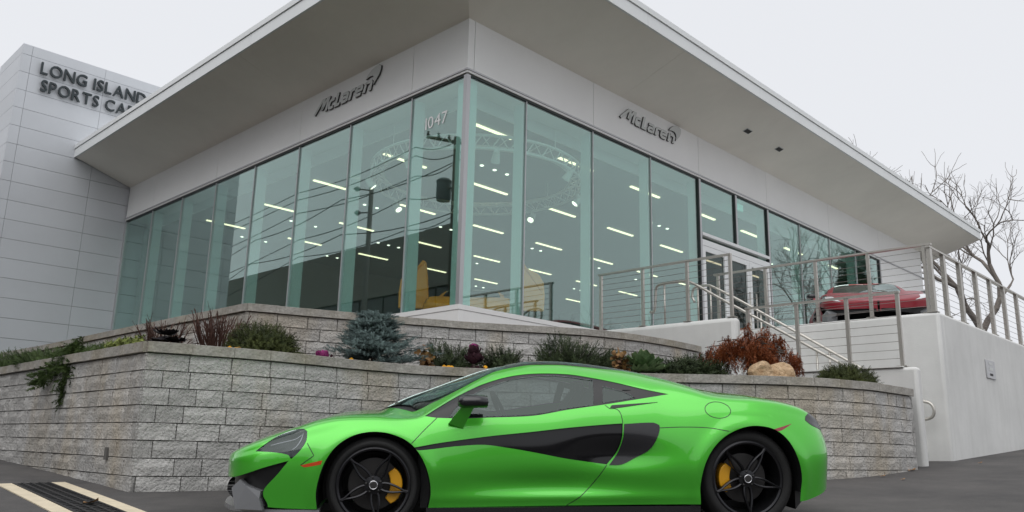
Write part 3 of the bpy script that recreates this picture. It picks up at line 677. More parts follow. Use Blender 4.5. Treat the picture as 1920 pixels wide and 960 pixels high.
HEADLAMP=[(-0.800,0.542),(-0.734,0.592),(-0.653,0.646),(-0.544,0.686),(-0.484,0.692),(-0.459,0.677),(-0.458,0.618),(-0.481,0.570),(-0.511,0.532),(-0.550,0.496),(-0.568,0.521),(-0.668,0.538)]
INTAKE=[(-1.084,0.345),(-0.98,0.36),(-0.916,0.374),(-0.716,0.443),(-0.565,0.486),(-0.636,0.395),(-0.719,0.299),(-0.725,0.255),(-0.692,0.195),(-0.685,0.0),(-1.084,0.0)]
MARKER=[(-0.486,0.456),(-0.341,0.491),(-0.349,0.464),(-0.461,0.444)]
ARCHF=[(-0.366,0.0),(-0.368,0.180),(-0.376,0.273),(-0.358,0.382),(-0.319,0.491),(-0.248,0.588),(-0.141,0.654),(-0.008,0.678),(0.128,0.658),(0.243,0.600),(0.324,0.501),(0.373,0.380),(0.388,0.268),(0.374,0.167),(0.372,0.0)]
ARCHR=[(2.291,0.0),(2.291,0.196),(2.285,0.318),(2.314,0.457),(2.381,0.572),(2.487,0.664),(2.62,0.720),(2.730,0.732),(2.855,0.706),(2.948,0.631),(3.016,0.502),(3.048,0.372),(3.043,0.265),(3.03,0.0)]
DLO=[(0.337,0.782),(0.449,0.851),(0.594,0.934),(0.753,1.008),(0.939,1.065),(1.135,1.092),(1.386,1.091),(1.570,1.066),(1.750,1.031),(1.926,0.989),(2.118,0.951),(1.845,0.907),(1.632,0.873),(1.348,0.832),(1.104,0.790),(0.751,0.774),(0.622,0.769),(0.424,0.772)]
GLASS=[(0.505,0.780),(0.565,0.852),(0.712,0.953),(0.835,1.005),(0.986,1.050),(1.131,1.072),(1.321,1.078),(1.573,1.050),(1.548,0.869),(1.349,0.841),(1.105,0.799),(0.752,0.782),(0.622,0.777)]
QUARTER=[(1.615,0.885),(1.637,1.005),(1.737,0.981),(1.817,0.952),(1.861,0.922),(1.722,0.900)]
INSERT=[(0.262,0.574),(0.448,0.605),(0.796,0.650),(1.099,0.681),(1.338,0.708),(1.616,0.733),(1.746,0.742),(1.733,0.635),(1.698,0.542),(1.622,0.457),(1.333,0.497),(1.096,0.541),(0.913,0.571),(0.749,0.591),(0.563,0.582),(0.295,0.556)]
BLADE=[(1.755,0.737),(1.968,0.747),(2.009,0.730),(2.008,0.695),(1.971,0.614),(1.923,0.555),(1.816,0.497),(1.729,0.457),(1.640,0.453),(1.704,0.536),(1.741,0.635)]
WINGP=[(1.665,0.850),(1.680,0.867),(1.717,0.870),(2.022,0.892),(1.838,0.866),(1.714,0.849)]
FUEL=[(2.454+.095*math.cos(a)-.0*math.sin(a), .841+.058*math.sin(a)) for a in np.linspace(0, 2*math.pi, 25)]
RMARK=[(2.835,0.706),(3.008,0.747),(2.974,0.729),(2.886,0.695)]
TAIL=[(3.24,0.835),(3.16,0.80),(3.14,0.77),(3.19,0.735),(3.30,0.70),(3.39,0.68),(3.38,0.725),(3.32,0.79)]
SHUT=[[(0.422,0.772),(0.332,0.687),(0.248,0.600)],[(1.631,0.869),(1.664,0.844),(1.701,0.844),(1.729,0.827),(1.742,0.786),(1.746,0.742)],[(1.622,0.453),(1.516,0.313),(1.430,0.235),(1.339,0.178)],
      [(2.010,0.712),(2.183,0.719),(2.362,0.715),(2.508,0.693)],[(-0.45,0.60),(-0.40,.52),(-.486,.456)],FUEL]
M['green'] = mat('green_paint', (.075, .54, .032), .36, metal=.45, coat=1.0)
M['red'] = mat('red_paint', (.24, .005, .016), .4, metal=.2, coat=.3)
M['maroon'] = mat('dark_red_paint', (.10, .006, .012), .3, metal=.2, coat=1.0)
M['yellow'] = mat('yellow_paint', (.95, .30, .0), .45, coat=.2)
M['black'] = mat('gloss_black', (.007, .007, .008), .12, coat=.15, spec=.35)
M['carbon'] = mat('carbon_fibre', (.014, .014, .016), .25, coat=.3, var=.4, scale=300)
M['satin'] = mat('satin_black', (.012, .012, .013), .45)
M['trim'] = mat('black_trim', (.01, .01, .011), .4)
M['grey'] = mat('grey_splitter', (.22, .225, .235), .25, coat=.7)
M['cabin'] = mat('cabin_black', (.012, .012, .013), .8)
M['seat'] = mat('seat_dark', (.03, .03, .035), .7)
M['tyre'] = mat('tyre_rubber', (.011, .011, .011), .8, var=.15, scale=30)
M['rim'] = mat('dark_rim', (.030, .030, .033), .3, metal=.7)
M['disc'] = mat('brake_disc', (.045, .043, .042), .5, metal=.5)
M['caliper'] = mat('yellow_caliper', (.78, .38, .01), .35, coat=.5)
M['sideglass'] = glassmat('side_glass', (.42, .47, .48), 1.62)
M['screen'] = glassmat('windscreen_glass', (.35, .38, .38), 1.65)
M['lampglass'] = glassmat('lamp_glass', (.45, .46, .48), 1.6)
M['lampin'] = mat('lamp_inner', (.05, .05, .055), .2, metal=.3)
M['chrome'] = mat('chrome', (.7, .7, .72), .12, metal=1)
M['amber'] = mat('side_marker', (.55, .06, .01), .2, coat=.8)
M['redlens'] = mat('red_lens', (.25, .01, .015), .2, coat=.8)

def resample(P, closed=True, step=.018, corner=42):
    """smooth a coarse outline, keep its corners"""
    P = np.array(P, float); n = len(P); out = []
    def iscorner(i):
        if not closed and i in (0, n-1): return True
        a, b = P[i]-P[i-1], P[(i+1) % n]-P[i]
        c = a @ b/(np.linalg.norm(a)*np.linalg.norm(b)+1e-12); return math.degrees(math.acos(max(-1, min(1, c)))) > corner
    C = [iscorner(i) for i in range(n)]
    for i in range(n if closed else n-1):
        j = (i+1) % n; L = np.linalg.norm(P[j]-P[i]); k = max(1, int(L/step))
        m0 = (P[j]-P[i-1])/2 if not C[i] else (P[j]-P[i]); m1 = (P[(j+1) % n]-P[i])/2 if not C[j] else (P[j]-P[i])
        m0 = m0/(np.linalg.norm(m0)+1e-9)*L; m1 = m1/(np.linalg.norm(m1)+1e-9)*L
        for q in range(k):
            f = q/k; out.append((2*f**3-3*f**2+1)*P[i]+(f**3-2*f**2+f)*m0+(-2*f**3+3*f**2)*P[j]+(f**3-f**2)*m1)
    if not closed: out.append(P[-1])
    return np.array(out)
VS = .33
def to_sv(P): return np.stack([P[:, 0], vofz(P[:, 0], P[:, 1])], 1)
def inpoly(X, Y, P):
    r = np.zeros(len(X), bool); j = len(P)-1
    for i in range(len(P)):
        xi, yi, xj, yj = P[i, 0], P[i, 1], P[j, 0], P[j, 1]
        c = ((yi > Y) != (yj > Y)); 
        with np.errstate(divide='ignore', invalid='ignore'): r ^= c & (X < (xj-xi)*(Y-yi)/(yj-yi+1e-15)+xi)
        j = i
    return r
def surfp(s, v):
    t, z = surf(s, v); return np.stack([s, -t, z], 1)     # near side is local -y
def surfn(s, v):
    e = 2e-3; s = np.asarray(s, float); v = np.asarray(v, float)
    s0, s1 = np.clip(s-e, S0, S1), np.clip(s+e, S0, S1); v0, v1 = np.clip(v-4*e, 0, 4), np.clip(v+4*e, 0, 4)
    a = surfp(s1, v)-surfp(s0, v); b = surfp(s, v1)-surfp(s, v0); n = np.cross(a, b); n /= np.linalg.norm(n, axis=1)[:, None]+1e-12
    n[v > 3.995] *= 1; return n
def car_regions():
    reg = {}
    def side(nm, P, c=42): reg[nm] = to_sv(resample(P, True, .016, c))
    side('archf', ARCHF, 70); side('archr', ARCHR, 70); side('intake', INTAKE); side('headlamp', HEADLAMP, 50); side('marker', MARKER); side('glass', GLASS, 50); side('quarter', QUARTER, 50)
    side('dlo', DLO, 60); side('insert', INSERT, 50); side('blade', BLADE, 60); side('wingp', WINGP); side('rmark', RMARK); side('tail', TAIL)
    den = lambda P: np.array([np.array(P[i])+(np.array(P[(i+1) % len(P)])-np.array(P[i]))*q/12 for i in range(len(P)) for q in range(12)])
    reg['cowl'] = den([(-.03, 4), (.02, 3.75), (.14, 3.42), (.25, 3.14), (.30, 3.14), (.24, 3.42), (.09, 3.75), (.04, 4)])
    reg['screen'] = den([(.04, 4), (.09, 3.75), (.24, 3.42), (.30, 3.14), (.45, 3.10), (.92, 3.10), (.96, 3.4), (.97, 4)])
    reg['roof'] = den([(.97, 4), (.96, 3.4), (.92, 3.10), (1.3, 3.08), (1.7, 3.10), (1.95, 3.22), (2.1, 3.6), (2.12, 4)])
    reg['deck'] = den([(2.2, 4), (2.2, 3.62), (2.75, 3.62), (2.85, 4)])
    reg['rearmesh'] = den([(3.385, .9), (3.425, .9), (3.425, 2.5), (3.385, 2.5)])
    return reg
def build_car():
    reg = car_regions(); order = ['archf', 'archr', 'glass', 'quarter', 'dlo', 'headlamp', 'intake', 'marker', 'insert', 'blade', 'wingp', 'rmark', 'tail', 'cowl', 'screen', 'roof', 'deck', 'rearmesh']
    ss = np.concatenate([S0+.09*np.linspace(0, 1, 14)**2, np.arange(S0+.11, S1-.11, .026), S1-.09*np.linspace(1, 0, 14)**2]); vv = np.linspace(0, 4, 64)
    pts = [(a, b*VS) for a in ss for b in vv]; edges = []
    for nm, P in reg.items():
        P = P.copy(); P[:, 0] = np.clip(P[:, 0], S0, S1); P[:, 1] = np.clip(P[:, 1], 0, 4); k = len(pts)
        pts += [(a, b*VS) for a, b in P]; edges += [(k+i, k+(i+1) % len(P)) for i in range(len(P))]
    ov, oe, of, *_ = delaunay_2d_cdt([Vector(p) for p in pts], edges, [], 0, 2e-4)
    sv = np.array([(p.x, p.y/VS) for p in ov]); sv[:, 0] = np.clip(sv[:, 0], S0, S1); sv[:, 1] = np.clip(sv[:, 1], 0, 4)
    F = np.array([f for f in of]); cen = sv[F].mean(1)
    lab = np.full(len(F), -1)
    for i, nm in reversed(list(enumerate(order))): lab[inpoly(cen[:, 0], cen[:, 1], reg[nm])] = i
    P3 = surfp(sv[:, 0], sv[:, 1]); N3 = surfn(sv[:, 0], sv[:, 1])
    top = sv[:, 1] > 3.999; P3[top, 1] = 0; N3[top, 1] = 0; N3 /= np.linalg.norm(N3, axis=1)[:, None]+1e-12
    if (N3[:, 1] > 0).mean() > .5: N3 = -N3
    nf = np.cross(P3[F[:, 1]]-P3[F[:, 0]], P3[F[:, 2]]-P3[F[:, 0]]); flip = (nf*N3[F].mean(1)).sum(1) < 0; F[flip] = F[flip][:, ::-1]
    root = empty('sports_car')
    depth = {'glass': -.006, 'quarter': -.006, 'dlo': -.003, 'headlamp': -.004, 'insert': -.022, 'blade': .006, 'intake': -.05, 'screen': -.004, 'roof': .0, 'cowl': -.012, 'deck': -.01, 'marker': .001, 'rmark': .001, 'tail': .002, 'wingp': .004, 'rearmesh': -.02}
    def emitmesh(name, idx, m, d, sides, parent=root, thick=0):
        f = F[idx]; use, inv_ = np.unique(f, return_inverse=True); f = inv_.reshape(f.shape)
        V = P3[use]+N3[use]*d; Nn = N3[use]; VV_ = []; FF = []; NN = []; k = 0
        for sd in sides:
            sc = np.array([1, sd, 1.]); W = V*sc; g = f if sd == 1 else f[:, ::-1]
            VV_.append(W); NN.append(Nn*sc); FF.append(g+k); k += len(W)
            # wall down to the neighbouring surface
            if abs(d) > .0035:
                e = np.sort(np.concatenate([f[:, [0, 1]], f[:, [1, 2]], f[:, [2, 0]]]), 1); u, c = np.unique(e, axis=0, return_counts=True); be = u[c == 1]
                W0 = P3[use]*sc; nb = len(W0); VV_.append(W0); NN.append(Nn*sc); 
                q = np.concatenate([np.stack([be[:, 0]+k-nb, be[:, 1]+k-nb, be[:, 1]+k], 1), np.stack([be[:, 0]+k-nb, be[:, 1]+k, be[:, 0]+k], 1)]); FF.append(q); k += nb
        V = np.concatenate(VV_); Fx = np.concatenate(FF); NN = np.concatenate(NN)
        o = fastmesh(name, V, Fx, m, True, parent, False)
        o.data.normals_split_custom_set_from_vertices(NN.tolist()); return o
    emitmesh('body', lab == -1, M['green'], 0, (1, -1))
    I = {n: i for i, n in enumerate(order)}
    for nm, name, m in (('dlo', 'window_trim', 'trim'), ('glass', 'side_window', 'sideglass'), ('quarter', 'quarter_window', 'sideglass'), ('headlamp', 'headlight', 'lampglass'), ('marker', 'side_marker', 'amber'), ('insert', 'side_intake', 'black'), ('blade', 'intake_blade', 'carbon'), ('wingp', 'shoulder_vent', 'trim'), ('rmark', 'rear_marker', 'redlens'), ('tail', 'tail_light', 'lampin')):
        for sd in (1, -1): emitmesh(name, lab == I[nm], M[m], depth[nm], (sd,))
    for nm, name, m in (('intake', 'front_intake', 'trim'), ('cowl', 'cowl', 'trim'), ('screen', 'windscreen', 'screen'), ('roof', 'roof_panel', 'black'), ('deck', 'engine_cover', 'black'), ('rearmesh', 'rear_grille', 'trim')): emitmesh(name, lab == I[nm], M[m], depth[nm], (1, -1))
    # shut lines
    for sd in (1, -1):
        for L in SHUT:
            g = MB(); P = resample(L, False, .012); sv_ = to_sv(P); Q = surfp(sv_[:, 0], sv_[:, 1]); Nn = surfn(sv_[:, 0], sv_[:, 1]); Nn[Nn[:, 1] > 0] *= -1
            T = np.gradient(Q, axis=0); T /= np.linalg.norm(T, axis=1)[:, None]; B_ = np.cross(T, Nn); hw = .0026
            V = np.concatenate([Q+B_*hw+Nn*.0008, Q-B_*hw+Nn*.0008])*np.array([1, sd, 1]); n = len(Q)
            g.add(V, [(i, i+1, n+i+1, n+i) for i in range(n-1)]); g.build('shut_line', M['satin'], root, True, False)
        # black lip round each wheel arch + liner
        for A_, wx, wz, wr in ((ARCHF, 0, .3205, .40), (ARCHR, 2.67, .3535, .43)):
            P = resample(A_[1:-1], False, .02); sv_ = to_sv(P); Q = surfp(sv_[:, 0], sv_[:, 1])
            V = []
            for k_, (dy, sc_) in enumerate(((0, 1.), (.03, .985), (.36, .985), (.36, .2))):
                W = Q.copy(); W[:, 1] = Q[:, 1]+dy if dy < .3 else -.50; W[:, 0] = wx+(Q[:, 0]-wx)*sc_; W[:, 2] = wz+(Q[:, 2]-wz)*sc_; V.append(W)
            n = len(Q); V = np.concatenate(V)*np.array([1, sd, 1]); g = MB().add(V, [(r_*n+i, r_*n+i+1, (r_+1)*n+i+1, (r_+1)*n+i) for r_ in range(3) for i in range(n-1)]); g.build('wheel_liner', M['trim'], root, False, False)
        # headlamp internals: dark bowl and a chrome running-light hook
        P = resample(np.array(HEADLAMP)*[1, 1], True, .03, 50); sv_ = to_sv(P); Q = surfp(sv_[:, 0], sv_[:, 1]); c_ = Q.mean(0)
        W = (c_+(Q-c_)*.97)+np.array([.02, .05, -.02]); n = len(Q)
        MB().add(np.concatenate([W, [W.mean(0)+np.array([.02, .03, 0])]])*np.array([1, sd, 1]), [(i, (i+1) % n, n) for i in range(n)]).build('lamp_bowl', M['lampin'], root, True, False)
        hk = np.array([(-.72, .575), (-.62, .60), (-.53, .625), (-.49, .66), (-.50, .62), (-.53, .57), (-.57, .545)]); hk = resample(hk, False, .02); sv_ = to_sv(hk); Q = surfp(sv_[:, 0], sv_[:, 1])+np.array([.005, .018, 0])
        MB().tube(Q*np.array([1, sd, 1]), .006, 6).build('running_light', M['chrome'], root, True, False)
        # mirror: arm and housing
        rings = []
        for u, ce, a, b in ((0, (.555, -.985, .885), .006, .02), (.1, (.565, -.985, .885), .07, .036), (.3, (.60, -.985, .888), .09, .046), (.7, (.69, -.985, .890), .09, .046), (.93, (.755, -.985, .886), .085, .042), (1, (.765, -.985, .885), .01, .01)):
            rings.append([(ce[0], ce[1]+a*math.cos(q), ce[2]+b*math.sin(q)) for q in np.linspace(0, 2*math.pi, 14, endpoint=False)])
        V = np.array(rings).reshape(-1, 3)*np.array([1, sd, 1]); MB().add(V, [(i*14+k, i*14+(k+1) % 14, (i+1)*14+(k+1) % 14, (i+1)*14+k) for i in range(5) for k in range(14)]+[tuple(range(14)), tuple(range(70, 84))]).build('mirror_housing', M['carbon'], root, True, False)
        V = np.array([(.58, -.97, .845), (.67, -.97, .845), (.60, -.885, .70), (.50, -.895, .735), (.58, -.93, .85), (.67, -.93, .85), (.60, -.85, .70), (.50, -.85, .735)])*np.array([1, sd, 1]); MB().add(V, [(0, 1, 2, 3), (4, 7, 6, 5), (0, 4, 5, 1), (1, 5, 6, 2), (2, 6, 7, 3), (3, 7, 4, 0)]).build('mirror_arm', M['green'], root, False, False)
        # splitter end fin, blade, sill skirt
        V = np.array([(-.945, -.80, .30), (-.89, -.83, .355), (-.845, -.86, .32), (-.74, -.895, .285), (-.745, -.90, .24), (-.72, -.905, .165), (-.91, -.825, .165)]); W = V+np.array([.02, .16, 0]); n = len(V)
        MB().add(np.concatenate([V, W])*np.array([1, sd, 1]), [tuple(range(n)), tuple(range(2*n-1, n-1, -1))]+[(i, (i+1) % n, (i+1) % n+n, i+n) for i in range(n)]).build('splitter_fin', M['grey'], root, False, False)
        MB().box((.36, -.90*sd, .085), (2.30, -.80*sd, .172)).build('side_skirt', M['carbon'], root, False, False)
        MB().box((.37, -.925*sd, .095), (2.29, -.9005*sd, .112)).build('skirt_lip', M['trim'], root, False, False)
    # splitter plate
    xs = np.array([-.35, -.6, -.75, -.88, -.98, -1.05, -1.085, -1.085, -1.05, -.98, -.88, -.75, -.6, -.35]); ys = np.array([.90, .88, .83, .74, .62, .45, .2, -.2, -.45, -.62, -.74, -.83, -.88, -.90])
    MB().prism(list(zip(xs, ys)), .135, .165, lambda V: V).build('splitter', M['grey'], root, False, False)
    MB().prism([(3.06, -.80), (3.30, -.66), (3.385, -.4), (3.40, 0), (3.385, .4), (3.30, .66), (3.06, .80)], .13, .27, lambda V: np.stack([V[:, 0]-.14*(V[:, 2] < .2)*(V[:, 0] > 3.1), V[:, 1], V[:, 2]+.03*(V[:, 0] > 3.1)], 1)).build('diffuser', M['trim'], root, False, False)
    MB().box((-.8, -.5, .10), (3.1, .5, .16)).build('underbody', M['trim'], root, False, False)
    # cabin
    g = MB(); g.box((.32, -.80, .16), (2.0, .80, .19)); g.box((.32, -.80, .19), (1.95, -.77, .765)); g.box((.32, .77, .19), (1.95, .80, .765)); g.box((1.78, -.76, .19), (1.84, .76, .98)); g.box((.30, -.76, .19), (.50, .76, .74)); g.build('cabin_tub', M['cabin'], root, False, False)
    g = MB().prism([(.40, .70), (.50, .80), (.78, .82), (.84, .76), (.80, .60), (.40, .60)], -.74, .74, lambda V: np.stack([V[:, 0], V[:, 2], V[:, 1]], 1)); g.build('dashboard', M['cabin'], root, False, False)
    q = Matrix.Rotation(R(65), 3, 'Y'); a_ = np.linspace(0, 2*math.pi, 25)
    MB().tube([np.array(q @ Vector((.17*math.cos(x), .17*math.sin(x), 0)))+np.array([.93, -.36, .80]) for x in a_], .016, 6, False).build('steering_wheel', M['cabin'], root, True, False)
    for sd in (1, -1):
        st_ = empty('seat'); st_.parent = root
        MB().prism([(1.34, .40), (1.50, .40), (1.66, .80), (1.70, .96), (1.64, .97), (1.56, .86)], -.22, .22, lambda V, sd=sd: np.stack([V[:, 0], -.37*sd+V[:, 2]*(1-.25*(V[:, 1] > .78)), V[:, 1]], 1)).build('backrest', M['seat'], st_, False, False)
        MB().prism([(.90, .30), (1.50, .26), (1.50, .42), (.95, .48)], -.23, .23, lambda V, sd=sd: np.stack([V[:, 0], -.37*sd+V[:, 2], V[:, 1]], 1)).build('cushion', M['seat'], st_, False, False)
        bevel(MB().box((1.63, -.37*sd-.11, .94), (1.72, -.37*sd+.11, 1.06)).build('headrest', M['seat'], st_, False, False), .03)
    # wheels
    def wheel(cx, r, rr, wd, yface, ang, cal, sd):
        w_ = empty('wheel'); w_.parent = root
        fr = lambda V: np.stack([cx+V[:, 0], (-yface+V[:, 2])*sd, r+V[:, 1]], 1)   # lathe axis inwards
        h = (r-rr)
        prof = [(rr+.006, .012), (rr+h*.25, -.006), (rr+h*.6, -.008), (r-.025, .006), (r-.006, .03), (r, .055), (r, wd-.05), (r-.02, wd-.005), (rr, wd)]
        MB().lathe(prof, fr, 56).build('tyre', M['tyre'], w_, True, False)
        MB().lathe([(rr+.008, .010), (rr-.004, .004), (rr-.016, .010), (rr-.02, .05), (rr-.035, .12), (rr-.02, wd)], fr, 56).build('rim', M['rim'], w_, False, False, 40)
        MB().lathe([(.0, .105), (.155, .105), (.175, .107), (.175, .135), (0, .135)], fr, 40).build('brake_disc', M['disc'], w_, False, False, 40)
        for k in range(5):
            th = R(ang+72*k); g = MB()
            for s2 in (-1, 1):
                n_ = 7; V = []
                for i in range(n_):
                    f = i/(n_-1); rad = .045+(rr-.055)*f; off = s2*(.027*math.sin(math.pi*min(1, f*1.05+.12))**.8+.006)*(1-.55*f); hw = .0085-.002*f; dz = .012+.02*(1-f)**2-.006*f
                    d_ = np.array([math.cos(th), math.sin(th)]); p_ = np.array([-d_[1], d_[0]]); c_ = d_*rad+p_*off
                    for e, z_ in ((-1, dz), (0, dz-.006), (1, dz), (1, dz+.03), (-1, dz+.03)): q_ = c_+p_*e*hw; V.append((q_[0], q_[1], z_))
                F_ = [(i*5+k2, i*5+(k2+1) % 5, (i+1)*5+(k2+1) % 5, (i+1)*5+k2) for i in range(n_-1) for k2 in range(5)]+[tuple(range(5)), tuple(range(n_*5-5, n_*5))]
                g.add(fr(np.array(V)), F_)
            g.build('spoke', M['rim'], w_, False, False, 35)
        MB().lathe([(0, .004), (.026, .004), (.034, .008), (.036, .02), (.062, .026), (.066, .06)], fr, 24).build('hub', M['rim'], w_, False, False, 40)
        MB().lathe([(0, .0025), (.020, .0025), (.024, .0045)], fr, 20).build('hub_cap', M['disc'], w_, False, False)
        MB().lathe([(.024, .0035), (.027, .001), (.030, .0035)], fr, 20).build('cap_ring', M['chrome'], w_, True, False)
        for k in range(5):
            th = R(ang+36+72*k); c_ = np.array([.05*math.cos(th), .05*math.sin(th), 0]); MB().lathe([(0, .018), (.008, .018), (.009, .035)], lambda V, c_=c_: fr(V+c_), 8).build('lug_nut', M['disc'], w_, True, False)
        a0, a1 = cal; g = MB(); n_ = 10; V = []
        for i in range(n_):
            th = R(a0+(a1-a0)*i/(n_-1)); ta = 1-.35*abs(2*i/(n_-1)-1)**3
            for rd, z_ in ((.115+.02*(1-ta), .066), (.115+.02*(1-ta)+.082*ta, .064), (.115+.02*(1-ta)+.082*ta, .16), (.115+.02*(1-ta), .16)): V.append((rd*math.cos(th), rd*math.sin(th), z_))
        g.add(fr(np.array(V)), [(i*4+k2, i*4+(k2+1) % 4, (i+1)*4+(k2+1) % 4, (i+1)*4+k2) for i in range(n_-1) for k2 in range(4)]+[(0, 1, 2, 3), (n_*4-1, n_*4-2, n_*4-3, n_*4-4)])
        bevel(g.build('caliper', M['caliper'], w_, False, False, 40), .006)
    wheel(0, .3205, .248, .225, .885, 61, (-48, 38), 1); wheel(2.67, .3535, .262, .285, .885, 57, (143, 215), 1)
    wheel(0, .3205, .248, .225, .885, 61, (-48, 38), -1); wheel(2.67, .3535, .262, .285, .885, 57, (143, 215), -1)
    return root
car = build_car()
ex_ = Vector((.99171, .12699, .0206)).normalized(); et_ = Vector((.128, -.99, -.06)); et_ = (et_-ex_*et_.dot(ex_)).normalized(); ez_ = et_.cross(ex_); ez_ = ez_ if ez_.z > 0 else -ez_
car.matrix_basis = Matrix(((ex_.x, -et_.x, ez_.x, -1.015), (ex_.y, -et_.y, ez_.y, 6.679), (ex_.z, -et_.z, ez_.z, -.002), (0, 0, 0, 1)))
tag(car, 'bright green low sports car with black wheels parked before the block wall', 'car')
def paint_copy(label, pm, M4, wm=None):
    c = copy_tree(car); c.matrix_basis = M4; tag(c, label, 'car')
    def rec(o):
        for ch in o.children:
            if ch.type == 'MESH':
                s_ = ch.material_slots[0]
                if s_.material == M['green']: s_.link = 'OBJECT'; s_.material = pm
                elif wm and s_.material == M['screen']: s_.link = 'OBJECT'; s_.material = wm
            rec(ch)
    rec(c); return c
def heading(d, p):   # rear direction d, position of front axle centre
    x = Vector((*d, 0)).normalized(); z = Vector((0, 0, 1)); y = z.cross(x); return Matrix(((x.x, y.x, 0, p[0]), (x.y, y.y, 0, p[1]), (0, 0, 1, p[2]), (0, 0, 0, 1)))
RD = np.array([.30, .954]); nose = np.array([6.30, 13.85])+RD*1.085
M['banner'] = mat('red_banner', (.62, .03, .03), .5); M['headwhite'] = mat('head_lamp_white', (.75, .76, .78), .15, coat=1.); M['teal'] = glassmat('tinted_windscreen', (.30, .36, .36), 2.2)
red = paint_copy('red sports car on the terrace behind the cable railing', M['red'], heading(RD, (*nose, 2.66)), M['teal'])
for sd in (1, -1):
    S_ = np.linspace(0, 1, 10); V = []
    for f in S_:
        for j in range(4):
            sv_ = (-1.0+.33*f, 2.15+.35*f+(.10+.55*math.sin(math.pi*f)**.8)*j/3); q = surfp(np.array([sv_[0]]), np.array([sv_[1]]))[0]; nn_ = surfn(np.array([sv_[0]]), np.array([sv_[1]]))[0]; nn_ = nn_ if nn_[1] < 0 else -nn_; V.append((q+nn_*.006)*np.array([1, sd, 1]))
    MB().add(V, [(i*4+j, i*4+j+1, i*4+j+5, i*4+j+4) for i in range(9) for j in range(3)]).build('front_lamp', M['headwhite'], red, True, False)
V = []
for f in np.linspace(0, 1, 13):
    for sg in (.80, .87): q = surfp(np.array([sg]), np.array([4-.42*abs(2*f-1)]))[0]; V.append((q[0], q[1]*(1 if f < .5 else -1), q[2]+.006))
MB().add(V, [(2*i, 2*i+1, 2*i+3, 2*i+2) for i in range(12)]).build('windscreen_banner', M['banner'], red, True, False)
dk = bf(np.array([[3.0, 7.4, 2.7]]))[0]
paint_copy('dark red car inside the showroom behind the landing railing', M['maroon'], heading((.35, .94), (dk[0], dk[1], 2.7)))
yel = paint_copy('yellow sports car with raised doors inside the showroom corner', M['yellow'], heading((.0, 1), (-.83, 16.55, 2.7)))
for sd in (1, -1):
    P = [(0, .0), (-.02, .35), (.0, .62), (.10, .80), (.36, .93), (.44, 1.07), (.52, 1.03), (.58, .70), (.62, .25), (.70, .0)]
    g = MB(); n = len(P); V = []
    for lay in (0, 1):
        for p, q in P:
            bow = .09*math.sin(math.pi*min(1, max(0, p/.7)))
            V.append((.35+.25*q-bow+.07*lay, sd*(1.52-p*1.0), .62+q*1.02))
    g.add(V, [tuple(range(n)), tuple(range(2*n-1, n-1, -1))]+[(i, (i+1) % n, (i+1) % n+n, i+n) for i in range(n)])
    bevel(g.build('raised_door', M['yellow'], yel, False, False), .02)

# ---------------------------------------------------------------- plants
def at(u, v, Y):   # point on the photograph's line of sight through (u, v) at distance Y
    a_, b_ = (u-960)/1538.5, (480-v)/1538.5; xc, yc = a_*CR-b_*SR, a_*SR+b_*CR
    d_ = np.array([xc, CP-yc*SP, SP+yc*CP]); return np.array([0, 0, HC])+d_*Y/d_[1]
def leafmat(name, c1, c2, scale=7, rough=.7): return mat(name, c1, rough, scale=scale, col2=c2, spec=.3)
M['yew'] = leafmat('yew_needles', (.050, .075, .024), (.014, .024, .010)); M['yew2'] = leafmat('yew_mound', (.075, .09, .018), (.022, .034, .010))
M['spruce'] = leafmat('blue_spruce', (.17, .235, .225), (.06, .09, .088), 9); M['juniper'] = leafmat('juniper', (.085, .13, .035), (.03, .055, .015))
M['limey'] = leafmat('lime_leaf', (.25, .28, .07), (.10, .14, .03)); M['treebark'] = mat('grey_bark', (.21, .185, .165), .9, var=.2, scale=4); M['bark'] = mat('bark', (.085, .07, .058), .9, var=.3, scale=12, bump=.5)
M['twig'] = leafmat('brown_twig', (.11, .055, .04), (.05, .025, .02)); M['rust'] = leafmat('rust_foliage', (.34, .105, .034), (.14, .038, .016), 6)
M['purple'] = leafmat('purple_kale', (.07, .022, .035), (.025, .010, .016), 20); M['magenta'] = leafmat('magenta_kale', (.42, .06, .24), (.20, .03, .13), 25); M['blackkale'] = leafmat('black_kale', (.018, .014, .018), (.008, .007, .009))
M['cream'] = leafmat('cream_leaf', (.72, .68, .40), (.50, .52, .25), 20); M['kale'] = leafmat('green_kale', (.16, .24, .11), (.06, .11, .045), 20)
M['pansy'] = leafmat('yellow_pansy', (.85, .42, .02), (.75, .33, .01)); M['dry'] = leafmat('dry_plant', (.30, .17, .055), (.12, .06, .03)); M['pink'] = leafmat('pink_flower', (.62, .16, .42), (.45, .10, .30), 30)
def sprig(n=26, nl=.28, wd=.02, seed=0):
    g = np.random.default_rng(seed); V = []; F = []
    for i in range(n):
        x = (i+.5)/n; th = g.uniform(0, 2*math.pi); o = np.array([0, math.cos(th), math.sin(th)]); l = nl*(1-.45*x)*g.uniform(.8, 1.2)
        tip = np.array([x+l*.55, 0, 0])+o*l; sd = np.cross(o, [1, 0, 0])*wd
        k = len(V); V += [np.array([x, 0, 0])-sd, np.array([x, 0, 0])+sd, tip]; F.append((k, k+1, k+2))
    V += [np.array([0, -.012, 0]), np.array([0, .012, 0]), np.array([1, 0, 0])]; F.append((len(V)-3, len(V)-2, len(V)-1)); return np.array(V), np.array(F)
